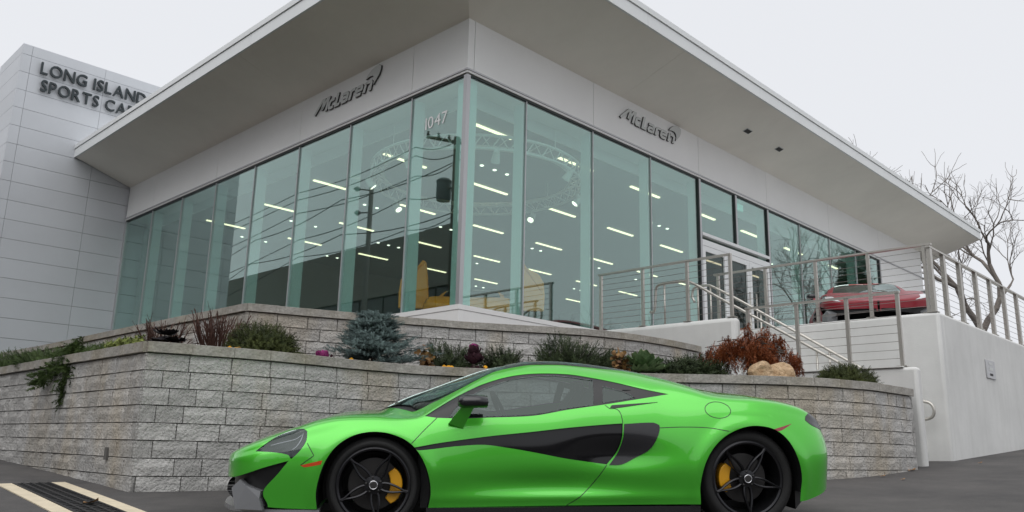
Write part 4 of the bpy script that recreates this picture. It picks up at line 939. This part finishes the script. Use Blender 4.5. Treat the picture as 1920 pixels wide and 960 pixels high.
def basis(D, roll):
    D = D/np.linalg.norm(D, axis=1)[:, None]; up = np.where(np.abs(D[:, 2:3]) < .95, np.array([[0, 0, 1.]]), np.array([[1., 0, 0]]))
    y = np.cross(up, D); y /= np.linalg.norm(y, axis=1)[:, None]; z = np.cross(D, y); c, s_ = np.cos(roll)[:, None], np.sin(roll)[:, None]
    return np.stack([D, y*c+z*s_, -y*s_+z*c], 2)
def scatter(tm, pos, D, size, roll=None):
    V, F = tm; n = len(pos); roll = rng.uniform(0, 6.28, n) if roll is None else roll; B_ = basis(D, roll)*size[:, None, None]
    W = np.einsum('nij,kj->nki', B_, V)+pos[:, None, :]; FF = F[None]+(np.arange(n)*len(V))[:, None, None]
    return W.reshape(-1, 3), FF.reshape(-1, F.shape[1])
def plant_root(name, label, cat, p, group=None): return empty(name, tuple(p), rng.uniform(0, 6.28)*0, label, cat, group)
def stems(root, base, tips, r, m, name='stem'):
    g = MB()
    for t in tips: mid = (base+t)/2+rng.normal(0, .03, 3); g.tube([base, mid, t], [r, r*.75, r*.35], 5)
    return g.build(name, m, root)
def shrub(label, p, rx, rz, n, sl, m, name='yew_shrub', lump=.3, nl=.28, wd=.02, droop=0., group=None, flat=.2, upb=.3):
    root = plant_root(name, label, 'shrub', p, group); k = 14; n = int(n*2.3); wd = wd*2.0
    ln = rng.normal(size=(k, 3)); ln[:, 2] = np.abs(ln[:, 2]); ln /= np.linalg.norm(ln, axis=1)[:, None]; la = rng.uniform(-lump, lump, k)
    d = rng.normal(size=(n, 3)); d[:, 2] = np.abs(d[:, 2])*1.0-flat; d /= np.linalg.norm(d, axis=1)[:, None]
    f = 1+sum(la[i]*np.exp(-((1-d @ ln[i])/.12)) for i in range(k)); rad = rng.uniform(.12, 1, n)**.5*f
    pos = np.array(p)+d*rad[:, None]*np.array([rx, rx, rz])*.85+np.array([0, 0, rz*.12])
    D = d*np.array([1, 1, .8])+rng.normal(0, .35, (n, 3))+np.array([0, 0, upb-droop]); W, F = scatter(sprig(26, nl, wd), pos, D, rng.uniform(.7, 1.25, n)*sl)
    W[:, 2] = np.maximum(W[:, 2], p[2]-.02) if droop == 0 else W[:, 2]
    fastmesh('foliage', W, F, m, False, root); stems(root, np.array(p)-np.array([0, 0, .04]), pos[:9]*.6+np.array(p)*.4, .012, M['bark']); return root
GS = LC-.05
def sp_(u, Y, z=GS): q = at(u, 690, Y); return np.array([q[0], q[1], z])
shrub('rounded dark green yew mound left of the blue spruce', sp_(490, 8.75), .42, .36, 900, .10, M['yew2'], wd=.016, lump=.15)
# blue spruce
def spruce(p, h, w_, label):
    root = plant_root('blue_spruce', label, 'shrub', p); pos = []; D = []
    axes = []
    for i in range(190):
        f = rng.uniform(0, 1)**.75; th = rng.uniform(0, 6.28); L = w_*(1-.80*f)*rng.uniform(.5, 1.15)*(1+.18*math.sin(3*th+2)+.12*math.sin(9*f+th)); z0 = h*f*.82+.05
        o = np.array([math.cos(th), math.sin(th), 0]); axes.append((z0, o, L))
    for z0, o, L in axes:
        for q in range(7):
            x = (q+1)/7; c = np.array(p)+o*L*x+np.array([0, 0, z0+.10*L*x*x+.02])
            side = np.array([-o[1], o[0], 0])
            for s_ in (-1, 0, 1): pos.append(c+side*s_*.05*(1.2-x)+rng.normal(0, .012, 3)); D.append(o+side*s_*.7+np.array([0, 0, .25])+rng.normal(0, .15, 3))
    pos, D = np.array(pos), np.array(D); W, F = scatter(sprig(34, .24, .036), pos, D, rng.uniform(.08, .125, len(pos)))
    fastmesh('foliage', W, F, M['spruce'], False, root); g = MB(); g.tube([np.array(p)-[0, 0, .05], np.array(p)+[0, 0, h*.9]], [.035, .008], 6); g.build('trunk', M['bark'], root)
spruce(sp_(698, 9.78), .74, .60, 'low blue spruce with silvery needles between the two block walls')
for u, Y, rx, rz, n, lb in ((848, 10.4, .26, .27, 330, 'small dark yew beside the purple flower stalk, on its spruce side'), (945, 10.42, .30, .27, 400, 'dark yew just behind the purple flower stalk'), (1052, 10.45, .52, .42, 800, 'widest dark spreading yew behind the green car roof'), (1150, 10.5, .30, .30, 360, 'dark yew behind the dried brown stalks'), (1290, 10.1, .36, .21, 480, 'low dark yew between the cream cabbage and the rusty tree')):
    shrub(lb, sp_(u, Y), rx, rz, n, .15, M['yew'], wd=.014, lump=.7, upb=.6)
shrub('clipped green yew mound at the end of the lower wall by the stairs', sp_(1582, 10.75), .46, .30, 1000, .09, M['yew2'], wd=.016, lump=.12)
# juniper groundcover along the left and the tongue over the wall
for u, Y, rx in ((5, 12.0, .6), (55, 11.4, .6), (110, 10.6, .5), (165, 10.0, .42), (215, 9.5, .3)):
    shrub('low spreading green juniper along the top of the lower wall', sp_(u, Y), rx, .20, 650, .11, M['juniper'], 'juniper_shrub', .4, wd=.016, group='junipers along the lower wall')
root = plant_root('trailing_juniper', 'green juniper branch trailing down over the lower wall', 'shrub', at(140, 652, 9.0))
pos = []; D = []
for (pts, n) in (([(150, 648, 9.35), (135, 665, 9.2), (128, 690, 9.12), (124, 715, 9.1), (122, 742, 9.1)], 130), ([(145, 655, 9.3), (120, 680, 9.2), (95, 700, 9.3), (68, 716, 9.5)], 110), ([(150, 650, 9.3), (138, 690, 9.05), (145, 712, 9.0)], 60)):
    P = np.array([at(*q) for q in pts]); tt = np.linspace(0, len(P)-1, n); Q = np.stack([np.interp(tt, range(len(P)), P[:, k]) for k in range(3)], 1); T = np.gradient(Q, axis=0); T /= np.linalg.norm(T, axis=1)[:, None]
    pos.append(Q+rng.normal(0, .035, Q.shape)*np.linspace(1.3, .5, n)[:, None]); D.append(T+rng.normal(0, .45, Q.shape)); MB().tube(P, .008, 5).build('stem', M['bark'], root)
pos, D = np.concatenate(pos), np.concatenate(D); W, F = scatter(sprig(34, .28, .035), np.concatenate([pos, pos+rng.normal(0, .03, pos.shape)]), np.concatenate([D, D+rng.normal(0, .4, D.shape)]), rng.uniform(.09, .15, 2*len(pos))); fastmesh('foliage', W, F, M['juniper'], False, root)
# bare brown twig shrubs
def twigs(label, p, w_, h, n, group=None):
    root = plant_root('twig_shrub', label, 'shrub', p, group); g = MB()
    for i in range(n):
        th = rng.uniform(0, 6.28); r_ = w_*math.sqrt(rng.uniform(0, 1)); b0 = np.array(p)+np.array([math.cos(th), math.sin(th), 0])*r_*.3; tp = np.array(p)+np.array([math.cos(th)*r_, math.sin(th)*r_, h*rng.uniform(.6, 1.05)])
        md = (b0+tp)/2+rng.normal(0, .02, 3); g.tube([b0, md, tp], [.007, .006, .004], 4)
        for q in range(3):
            c = md+(tp-md)*rng.uniform(0, .8); g.tube([c, c+(tp-md)*.35+rng.normal(0, .04, 3)], [.004, .002], 3)
    g.build('twigs', M['twig'], root)
twigs('tall bare brown twig shrub beside the rounded yew mound', sp_(405, 9.15), .34, .56, 80)
twigs('bare brown twig shrub behind the black kale', sp_(300, 9.3), .32, .48, 60)
for u, Y in ((238, 9.9), (150, 10.9), (100, 11.6), (30, 12.4)): twigs('sparse short brown twigs among the junipers', sp_(u, Y), .22, .26, 22, 'short twigs among the junipers')
# kales and cabbages
def ruffle(seed=0, nx=5, ny=5):
    V = []; F = []; g = np.random.default_rng(seed)
    for i in range(nx):
        x = i/(nx-1); wd = .42*math.sin(math.pi*(.12+.80*x))**.7
        for j in range(ny):
            y = (j/(ny-1)-.5)*2; V.append((x, y*wd, .22*x*x+.08*abs(y)+.11*math.sin(9*y+4*x)*x*abs(y)+g.normal(0, .035)))
    for i in range(nx-1):
        for j in range(ny-1): a = i*ny+j; F.append((a, a+1, a+ny+1, a+ny))
    return np.array(V), np.array(F)
def rosette(label, p, r_, layers, name='ornamental_cabbage', cat='plant', stalk=0, group=None):
    root = plant_root(name, label, cat, p, group); p = np.array(p, float); top = p+np.array([0, 0, stalk])
    for li, (pn, m, n, sz, el, dz) in enumerate(layers):
        th = np.arange(n)*2.39996+li; el_ = R(el)+rng.normal(0, .15, n); D = np.stack([np.cos(th)*np.cos(el_), np.sin(th)*np.cos(el_), np.sin(el_)], 1)
        W, F = scatter(ruffle(li), np.repeat((top+np.array([0, 0, dz]))[None], n, 0)+D*.02, D, sz*r_*rng.uniform(.8, 1.15, n), np.zeros(n)); fastmesh(pn, W, F, m, True, root)
    MB().tube([p-np.array([0, 0, .04]), top+np.array([0, 0, layers[-1][5]*.6])], .02, 6).build('stem', M['bark'], root); return root
rosette('cream-hearted green ornamental cabbage beside the dried stalks', sp_(1206, 9.95), .20, [('outer_leaf', M['kale'], 12, 1.35, -8, .09), ('middle_leaf', M['kale'], 14, 1.05, 18, .13), ('inner_leaf', M['limey'], 12, .75, 38, .17), ('heart', M['cream'], 12, .55, 45, .22)])
rosette('magenta-topped dark purple kale on a tall stalk', sp_(888, 9.95), .15, [('low_leaf', M['purple'], 12, 1.2, -5, .02), ('stalk_leaf', M['purple'], 22, .85, 35, .13), ('crown_leaf', M['purple'], 22, .8, 50, .22), ('flower_head', M['magenta'], 40, .62, 62, .26)], 'purple_kale')
rosette('small magenta kale at the foot of the blue spruce', sp_(602, 9.15), .14, [('leaf', M['purple'], 10, .9, 15, .02), ('flower_head', M['magenta'], 30, .75, 50, .04)], 'purple_kale')
rosette('drooping black kale in front of the bare twig shrub', sp_(305, 8.9), .22, [('leaf', M['blackkale'], 14, .8, -28, .26), ('heart', M['blackkale'], 10, .5, 15, .27)], 'black_kale')
rosette('flat black kale among the junipers', sp_(146, 10.5), .2, [('leaf', M['blackkale'], 14, .9, -15, .16), ('heart', M['blackkale'], 10, .5, 15, .17)], 'black_kale')
rosette('small pink kale among the junipers', sp_(66, 11.4), .12, [('leaf', M['juniper'], 10, 1., 15, .06), ('flower_head', M['pink'], 26, .8, 48, .12)], 'pink_kale')
rosette('yellowing cabbage near the corner of the lower wall', sp_(208, 9.6), .2, [('leaf', M['limey'], 18, 1.0, 20, .06), ('heart', M['cream'], 8, .7, 45, .10)])
shrub('lime green leafy plant beside the yellowing cabbage', sp_(238, 9.15), .28, .2, 300, .11, M['limey'], 'leafy_plant', .4, .4, .05)
def pansy(p, label, n, group):
    root = plant_root('pansy', label, 'flower', p, group); V = []; F = []
    g = MB(); 
    for i in range(n):
        c = np.array(p)+np.array([rng.normal(0, .022), rng.normal(0, .015), .045+rng.uniform(0, .03)])
        for k in range(5):
            th = 2*math.pi*k/5+.3; o = c+np.array([.012*math.cos(th), -.010, .012*math.sin(th)]); ring = [o+np.array([.013*math.cos(q), -.003*(q > 3), .013*math.sin(q)]) for q in np.linspace(0, 5.5, 7)]; g.add(ring, [tuple(range(7))])
        MB().add([c+np.array([.005*math.cos(q), -.016, .005*math.sin(q)]) for q in np.linspace(0, 5.5, 6)], [tuple(range(6))]).build('eye', M['blackkale'], root)
        MB().tube([np.array(p)-[0, 0, .03], c], .003, 4).build('stem', M['juniper'], root)
    g.build('petals', M['pansy'], root)
for u, Y, n in ((440, 8.45, 2), (425, 8.45, 1), (660, 9.35, 2), (723, 9.75, 2), (811, 9.86, 1), (840, 9.88, 3), (848, 9.88, 2), (912, 9.92, 4)):
    pansy(sp_(u, Y, LC-.02), 'small yellow pansy showing over the cap of the lower wall', n, 'yellow pansies along the lower wall')
def drystalk(p, label, h):
    root = plant_root('dried_plant', label, 'plant', p); pos = []; D = []; tips = []
    for i in range(9): tips.append(np.array(p)+np.array([rng.normal(0, .06), rng.normal(0, .06), h*rng.uniform(.5, 1)]))
    for t in tips:
        for q in range(12): pos.append(np.array(p)+(t-np.array(p))*rng.uniform(.1, 1)+rng.normal(0, .02, 3)); D.append(rng.normal(0, 1, 3))
    W, F = scatter(ruffle(3, 3, 3), np.array(pos), np.array(D), rng.uniform(.04, .09, len(pos))); fastmesh('leaves', W, F, M['dry'], False, root); stems(root, np.array(p), tips, .005, M['twig'], 'stalks')
drystalk(sp_(1165, 9.95), 'dried brown flower stalks beside the cream cabbage', .38); drystalk(sp_(802, 9.95), 'dried yellow-brown stalks right of the blue spruce', .34)
# rusty weeping tree
def weeping(p, label):
    root = empty('weeping_tree', tuple(p), 0, label, 'tree'); p = np.array(p, float); g = MB(); pos = []; D = []
    top = p+np.array([.0, 0, .40]); g.tube([p-[0, 0, .05], p+[.03, 0, .2], top], [.045, .04, .032], 7)
    for i in range(34):
        th = rng.uniform(0, 6.28); L = rng.uniform(.25, .66); o = np.array([math.cos(th), math.sin(th)*.7, 0]); rise = .24*(1-(L/.75)**2)+rng.uniform(-.10, .04)
        q = [top+o*L*x+np.array([0, 0, rise*math.sin(math.pi*.5*min(1, x*1.2))-.10*max(0, x-.5)]) for x in np.linspace(0, 1, 6)]
        g.tube(q, np.linspace(.018, .004, 6), 5)
    CL = [(rng.uniform(0, 6.28), .62*math.sqrt(rng.uniform(.03, 1)), rng.uniform(-.14, .05)) for _ in range(46)]
    for i in range(1050):     # hanging strands in clumps over the dome
        ct, cr_, cz = CL[i % 46]; th = ct+rng.normal(0, .10/max(.2, cr_)*.6); r_ = abs(cr_+rng.normal(0, .045)); lump = .05*math.sin(3*th+1)+.04*math.sin(7*th)
        z0 = .68-.26*(r_/.64)**2+lump+cz+rng.uniform(-.10, .03); c = p+np.array([math.cos(th)*r_, math.sin(th)*r_*.7, max(.12, z0)])
        for m_i in range(rng.integers(2, 7)):
            q = c+np.array([rng.normal(0, .012), rng.normal(0, .012), -.038*m_i])
            if q[2] > p[2]+.06: pos.append(q); D.append(np.array([rng.normal(0, .45), rng.normal(0, .45), -1.]))
    pos, D = np.array(pos), np.array(D); W, F = scatter(sprig(12, .40, .075), pos, D, rng.uniform(.05, .085, len(pos))); fastmesh('foliage', W, F, M['rust'], False, root); g.build('trunk', M['bark'], root, True)
weeping(sp_(1402, 10.42), 'rust-brown weeping tree behind the tan boulder')
# boulders
def boulder(p, r_, label, seed):
    root = empty('boulder', tuple(p), 0, label, 'rock'); g = bmesh.new(); bmesh.ops.create_icosphere(g, subdivisions=4, radius=1); q = np.random.default_rng(seed); pl_ = q.normal(size=(16, 3)); pl_ /= np.linalg.norm(pl_, axis=1)[:, None]; pd = q.uniform(.62, .95, 16)
    for v in g.verts:
        n_ = np.array(v.co); f = min([1]+[pd[i]/max(1e-6, n_ @ pl_[i]) for i in range(16) if n_ @ pl_[i] > 0]); v.co = Vector(n_*f*np.array(r_)+np.array(p)+np.array([0, 0, r_[2]*.45]))
    me = bpy.data.meshes.new('rock'); g.to_mesh(me); g.free(); me.materials.append(M['rock']); me.polygons.foreach_set('use_smooth', [True]*len(me.polygons)); me.set_sharp_from_angle(angle=R(8)); link('rock', me, root)
M['rock'] = mat('tan_rock', (.60, .44, .28), .9, scale=11, col2=(.30, .18, .09), bump=1., bscale=16, dist=.06)
boulder(sp_(1428, 9.84), (.19, .14, .19), 'rounded tan boulder under the rusty weeping tree', 3); boulder(sp_(1460, 9.86), (.19, .15, .18), 'tan boulder with a flat sloping top, nearer the stairs', 9)

# ---------------------------------------------------------------- bare trees, conifers
def bare_tree(p, h, label, seed, spread=.5, depth=6, r0=.3, name='bare_tree', group=None, lean=(0, 0), trunk=.24):
    g = np.random.default_rng(seed); seg = []
    def grow(q, d, L, r_, k):
        n_ = 4 if k > 1 else 3; c = q.copy(); dd = d.copy(); pts = [c.copy()]
        for i in range(n_):
            dd = dd+g.normal(0, .16, 3)+np.array([0, 0, .05]); dd /= np.linalg.norm(dd); c2 = c+dd*L/n_; seg.append((c, c2, r_*(1-.35*i/n_), r_*(1-.35*(i+1)/n_))); c = c2; pts.append(c.copy())
            if 1 < k < depth and i > 0 and g.uniform() < .45: 
                s_ = dd+g.normal(0, .6, 3)*spread*1.4; s_ /= np.linalg.norm(s_); grow(c, s_, L*g.uniform(.45, .7), r_*.42, k+1)
        if k < depth:
            for _ in range(2 if k else 4):
                s_ = dd+g.normal(0, 1, 3)*spread*(1 if k else 1.15); s_[2] += .12 if k else .25; s_ /= np.linalg.norm(s_); grow(c, s_, L*g.uniform(.68, .88)*(1.25 if k == 0 else 1), r_*.60, k+1)
    grow(np.array(p, float), np.array([lean[0], lean[1], 1.]), h*trunk, r0, 0)
    root = empty(name, tuple(p), 0, label, 'tree', group)
    for nm, sel in (('trunk', [s_ for s_ in seg if s_[2] > r0*.12]), ('crown', [s_ for s_ in seg if s_[2] <= r0*.12])):
        if not sel: continue
        A_ = np.array([s_[0] for s_ in sel]); B_ = np.array([s_[1] for s_ in sel]); ra = np.array([max(s_[2], .008) for s_ in sel]); rb = np.array([max(s_[3], .007) for s_ in sel]); Bs = basis(B_-A_, np.zeros(len(A_))); n_ = 6 if nm == 'trunk' else 4; th = np.arange(n_)*2*math.pi/n_
        ring = Bs[:, None, :, 1]*np.cos(th)[None, :, None]+Bs[:, None, :, 2]*np.sin(th)[None, :, None]; V = np.concatenate([A_[:, None]+ring*ra[:, None, None], B_[:, None]+ring*rb[:, None, None]], 1)
        f0 = np.array([(k, (k+1) % n_, n_+(k+1) % n_, n_+k) for k in range(n_)]); F = f0[None]+(np.arange(len(sel))*2*n_)[:, None, None]; fastmesh(nm, V.reshape(-1, 3), F.reshape(-1, 4), M['treebark'], True, root)
    return root
bare_tree((23.6, 45.0, .9), 7.9, 'large bare spreading tree behind the terrace railing', 17, .42, 7, .52, trunk=.42)
bare_tree((28.7, 31.7, .9), 11.5, 'tall bare tree reflected in the glass beyond the doors', 5, .4, 6, .22)
for (x, y), h, sd, lb in (((29.5, 24.7), 8.0, 3, 'bare tree reflected in the glass behind the landing railing'), ((24.8, 17.9), 7.0, 8, 'low bare tree reflected in the glass near the building corner')): bare_tree((x, y, .8), h, lb, sd, .55, 5, .12)
def conifer(p, h, w_, label):
    root = empty('conifer_tree', tuple(p), 0, label, 'tree'); pos = []; D = []
    for i in range(420):
        f = rng.uniform(.1, 1); th = rng.uniform(0, 6.28); L = w_*(1-f)*rng.uniform(.5, 1.1)+.1; o = np.array([math.cos(th), math.sin(th), 0])
        for q in range(4): x = (q+1)/4; pos.append(np.array(p)+np.array([0, 0, h*f])+o*L*x-np.array([0, 0, .25*L*x])); D.append(o+np.array([0, 0, -.3])+rng.normal(0, .2, 3))
    W, F = scatter(sprig(24, .4, .05), np.array(pos), np.array(D), rng.uniform(.4, .7, len(pos))); fastmesh('foliage', W, F, M['yew'], False, root); MB().tube([np.array(p), np.array(p)+[0, 0, h]], [.2, .02], 6).build('trunk', M['bark'], root)
conifer((23.9, 31.8, .9), 9.3, 2.0, 'dark conifer reflected in the glass behind the red car')

# ---------------------------------------------------------------- street behind the photographer (seen mirrored in the left glass)
def mir(u, v, d):   # where the thing whose mirror image is seen through pixel (u,v), d metres along the view, really stands
    a_, b_ = (u-960)/1538.5, (480-v)/1538.5; xc, yc = a_*CR-b_*SR, a_*SR+b_*CR; q = np.array([0, 0, HC])+np.array([xc, CP-yc*SP, SP+yc*CP])*d
    return q-2*((q-CB) @ BD)*BD
M['pole'] = mat('pole_wood', (.085, .07, .055), .9, var=.25, scale=10); M['trans'] = mat('transformer_grey', (.10, .11, .12), .5); M['wire'] = mat('black_wire', (.01, .01, .01), .6); M['lampgrey'] = mat('lamp_grey', (.16, .15, .14), .6)
M['office'] = mat('office_wall', (.22, .205, .18), .8, var=.06, scale=.4); M['officeglass'] = mat('office_glass', (.02, .022, .025), .12); M['officedark'] = mat('office_band', (.08, .08, .078), .8)
pt = mir(857, 262, 34); pbx, pby = pt[0], pt[1]; pz = gz1(pbx, pby)
up = empty('utility_pole', (pbx, pby, pz), 0, 'wooden utility pole with transformer mirrored in the corner glass', 'pole')
MB().tube([(pbx, pby, pz-.3), (pbx, pby, pt[2]+.1)], [.17, .13], 10).build('pole', M['pole'], up, True)
c0, c1 = mir(803, 266, 34), mir(862, 285, 34); dr = (c1-c0); dr[2] *= .5; m0 = np.array([pbx, pby, c0[2]])
MB().tube([m0-dr*.95, m0+dr*.15], .07, 6).build('crossarm', M['pole'], up)
tc_ = mir(832, 357, 34); MB().lathe([(0, -.45), (.28, -.45), (.31, -.35), (.31, .32), (.33, .34), (.33, .40), (.2, .5), (0, .52)], lambda V: V+tc_, 20).build('transformer', M['trans'], up, False, True, 40)
MB().tube([tc_, (pbx, pby, tc_[2])], .05, 6).build('bracket', M['trans'], up)
for k in range(3): q = m0-dr*(.25+.33*k); MB().lathe([(0, 0), (.05, 0), (.07, .08), (.04, .12), (.06, .18), (0, .22)], lambda V, q=q: V+q+np.array([0, 0, .06]), 8).build('insulator', M['trans'], up, True)
lt = mir(697, 352, 36); lz = gz1(lt[0], lt[1]); ls = empty('street_lamp', (lt[0], lt[1], lz), 0, 'grey street lamp mirrored in the left glass', 'street lamp')
MB().tube([(lt[0], lt[1], lz-.2), lt], [.13, .10], 10).build('pole', M['lampgrey'], ls, True)
for v in (353, 397):
    h_ = mir(676, v+2, 36); b_ = np.array([lt[0], lt[1], h_[2]-.05]); MB().tube([b_, h_], .03, 6).build('arm', M['lampgrey'], ls); hd = h_+(h_-b_)*.6; MB().tube([h_, h_*.5+hd*.5, hd], [.05, .13, .04], 8).build('lamp_head', M['lampgrey'], ls, True)
wl = [((300, 470), (560, 362), (780, 276), (862, 262)), ((300, 480), (560, 375), (780, 292), (862, 285)), ((300, 515), (560, 400), (780, 330), (862, 300)), ((300, 560), (560, 450), (760, 372), (862, 350)), ((300, 600), (470, 495), (640, 440), (860, 395)), ((300, 610), (560, 482), (760, 432), (862, 397)), ((300, 545), (480, 450), (640, 375), (860, 300))]
for i, L in enumerate(wl):
    dd = [54, 44, 36, 34]; P = np.array([mir(*q, d_) for q, d_ in zip(L, dd)]); Q = np.concatenate([P, [P[-1]+(P[-1]-P[-2])*1.2]]); sp3 = []
    for a_, b_ in zip(Q[:-1], Q[1:]):
        for f in np.linspace(0, 1, 8)[:-1]: c_ = a_+(b_-a_)*f; c_[2] -= .25*math.sin(math.pi*f); sp3.append(c_)
    o = MB().tube(sp3+[Q[-1]], .022, 4).build('power_line', M['wire']); tag(o, 'black overhead power line mirrored in the left glass', 'wire', 'power lines along the street')
# office building across the street
r1, r2 = mir(870, 404, 45), mir(430, 530, 63); zt_ = 12.6; r1[2] = r2[2] = 0; dr = r2-r1; Ln = np.linalg.norm(dr); dr /= Ln; nrm = np.array([-dr[1], dr[0], 0]); nrm = -nrm if (nrm @ (np.array([0, 0, 0])-r1)) > 0 else nrm
def of(V): V = np.asarray(V); return r1+V[:, 0:1]*dr+V[:, 1:2]*nrm+V[:, 2:3]*np.array([0, 0, 1.])
ob_ = empty('office_building', tuple(r1), 0, 'dark low office block mirrored in the left glass', 'building')
MB().box((-25, .3, -.5), (Ln+10, 14, zt_-.3), of).build('wall', M['officedark'], ob_)
MB().box((-25, 0, 9.2), (Ln+10, .298, zt_), of).build('parapet', M['office'], ob_); MB().box((-25, 0, 4.6), (Ln+10, .298, 6.0), of).build('spandrel', M['office'], ob_)
for k in range(int((Ln+34)/2.4)):
    for z0, z1 in ((6.05, 9.15), (1.0, 4.55)): MB().box((-24+2.4*k, .20, z0), (-24+2.4*k+2.25, .297, z1), of).build('window', M['officeglass'], ob_)
MB().box((2, 3, zt_-.29), (7, 8, zt_+1.3), of).build('plant_room', M['office'], ob_)

# ---------------------------------------------------------------- trench drain and small things on the ground
def onz(x, y, dz=0): return np.array([x, y, gz1(x, y)+dz])
d0, d1 = np.array([-4.42, 7.93]), np.array([-2.3, 5.57]); dv = (d1-d0)/np.linalg.norm(d1-d0); dn = np.array([-dv[1], dv[0]]); LD = np.linalg.norm(d1-d0)
td = empty('trench_drain', tuple(onz(*d0)), 0, 'black iron trench drain with pale concrete borders in the asphalt', 'drain')
def dstrip(name, m, w0, w1, h, u0=0, u1=LD, n=14, th=.02):
    V = []
    for i in range(n):
        c = d0+dv*(u0+(u1-u0)*i/(n-1))
        for wv, zz in ((w0, h), (w1, h), (w1, h-th), (w0, h-th)): q = c+dn*wv; V.append(onz(q[0], q[1], zz))
    F = [(i*4+k, i*4+(k+1) % 4, (i+1)*4+(k+1) % 4, (i+1)*4+k) for i in range(n-1) for k in range(4)]+[(0, 1, 2, 3), (n*4-1, n*4-2, n*4-3, n*4-4)]
    MB().add(V, F).build(name, m, td)
dstrip('concrete_border', M['conc'], -.285, -.16, .008); dstrip('concrete_border', M['conc'], .16, .285, .008); dstrip('channel', M['dark'], -.157, .157, .003)
for w_ in (-.145, -.073, 0, .073, .145): dstrip('bar', M['iron'], w_-.012, w_+.012, .012)
for k in range(int(LD/.09)): dstrip('cross_bar', M['iron'], -.132, .132, .0095, .03+.09*k, .03+.09*k+.03, 2)
M['leaf'] = mat('dead_leaf', (.30, .17, .08), .8, var=.2)
for u, v, lb, sz in ((155, 944, 'dry tan leaf lying on the trench drain', .11), (1652, 893, 'tiny curled brown leaf at the foot of the lower wall beside the car tail', .06), (330, 916, 'small brown leaf on the asphalt at the lower wall corner', .05), (1835, 868, 'small dry leaf at the foot of the tall white wall', .06), (1705, 882, 'brown dead leaf by the end of the lower wall', .10), (1690, 899, 'small dark dead leaf on the asphalt near the stair wall', .05)):
    lo, hi = 1., 40.
    for _ in range(50):
        md = (lo+hi)/2; q = at(u, v, md); (lo, hi) = (md, hi) if q[2] > gz1(q[0], q[1])+.012 else (lo, md)
    q = at(u, v, lo); W, F = scatter(ruffle(2), q[None], np.array([[1, .3, .0]]), np.array([sz]), np.zeros(1)); o = fastmesh('dead_leaf', W, F, M['leaf'], True); tag(o, lb, 'leaf')
# drain outlet in the lower wall, left of the corner
t_ = lowL.L-.62; c = lowL.at(t_); nn = np.array([-.70, -.715]); 
wp = MB().box((-.03, -.03, .0), (.03, .012, .115), lambda V: np.stack([c[0]+V[:, 0]*.71+V[:, 1]*.70, c[1]-V[:, 0]*.70+V[:, 1]*.71, .34+V[:, 2]], 1)).build('drain_outlet', M['joint']); tag(wp, 'small dark drain outlet slot low in the block wall', 'outlet')

# ---------------------------------------------------------------- far side of the street behind the photographer (seen only as reflections in the car's side)
sb = empty('shop_building', (0, -34, gz1(0, -34)), 0, 'long low brown shop reflected in the side of the green car', 'building'); M['shop'] = mat('shop_wall', (.16, .12, .09), .85, var=.1, scale=.5)
zb_ = gz1(0, -34)
MB().box((-30, -42, zb_-.3), (26, -34, zb_+4.6)).build('wall', M['shop'], sb); MB().box((-30.4, -42.4, zb_+4.601), (26.4, -33.5, zb_+5.1)).build('roof', M['officedark'], sb)
for k in range(13): MB().box((-28+4.2*k, -33.99, zb_+.7), (-28+4.2*k+2.9, -33.9, zb_+3.2)).build('window', M['officeglass'], sb)
for x, y, h, w_, lb in ((-16, -30.5, 7.5, 2.2, 'broad conifer before the shop across the street'), (7, -31, 9.0, 2.4, 'tallest conifer before the shop across the street'), (21, -29, 6.5, 2.0, 'short conifer at the end of the shop across the street')): conifer((x, y, gz1(x, y)), h, w_, lb)
bare_tree((-5, -29, gz1(-5, -29)), 8, 'bare street tree before the shop across the street', 21, .45, 6, .2)
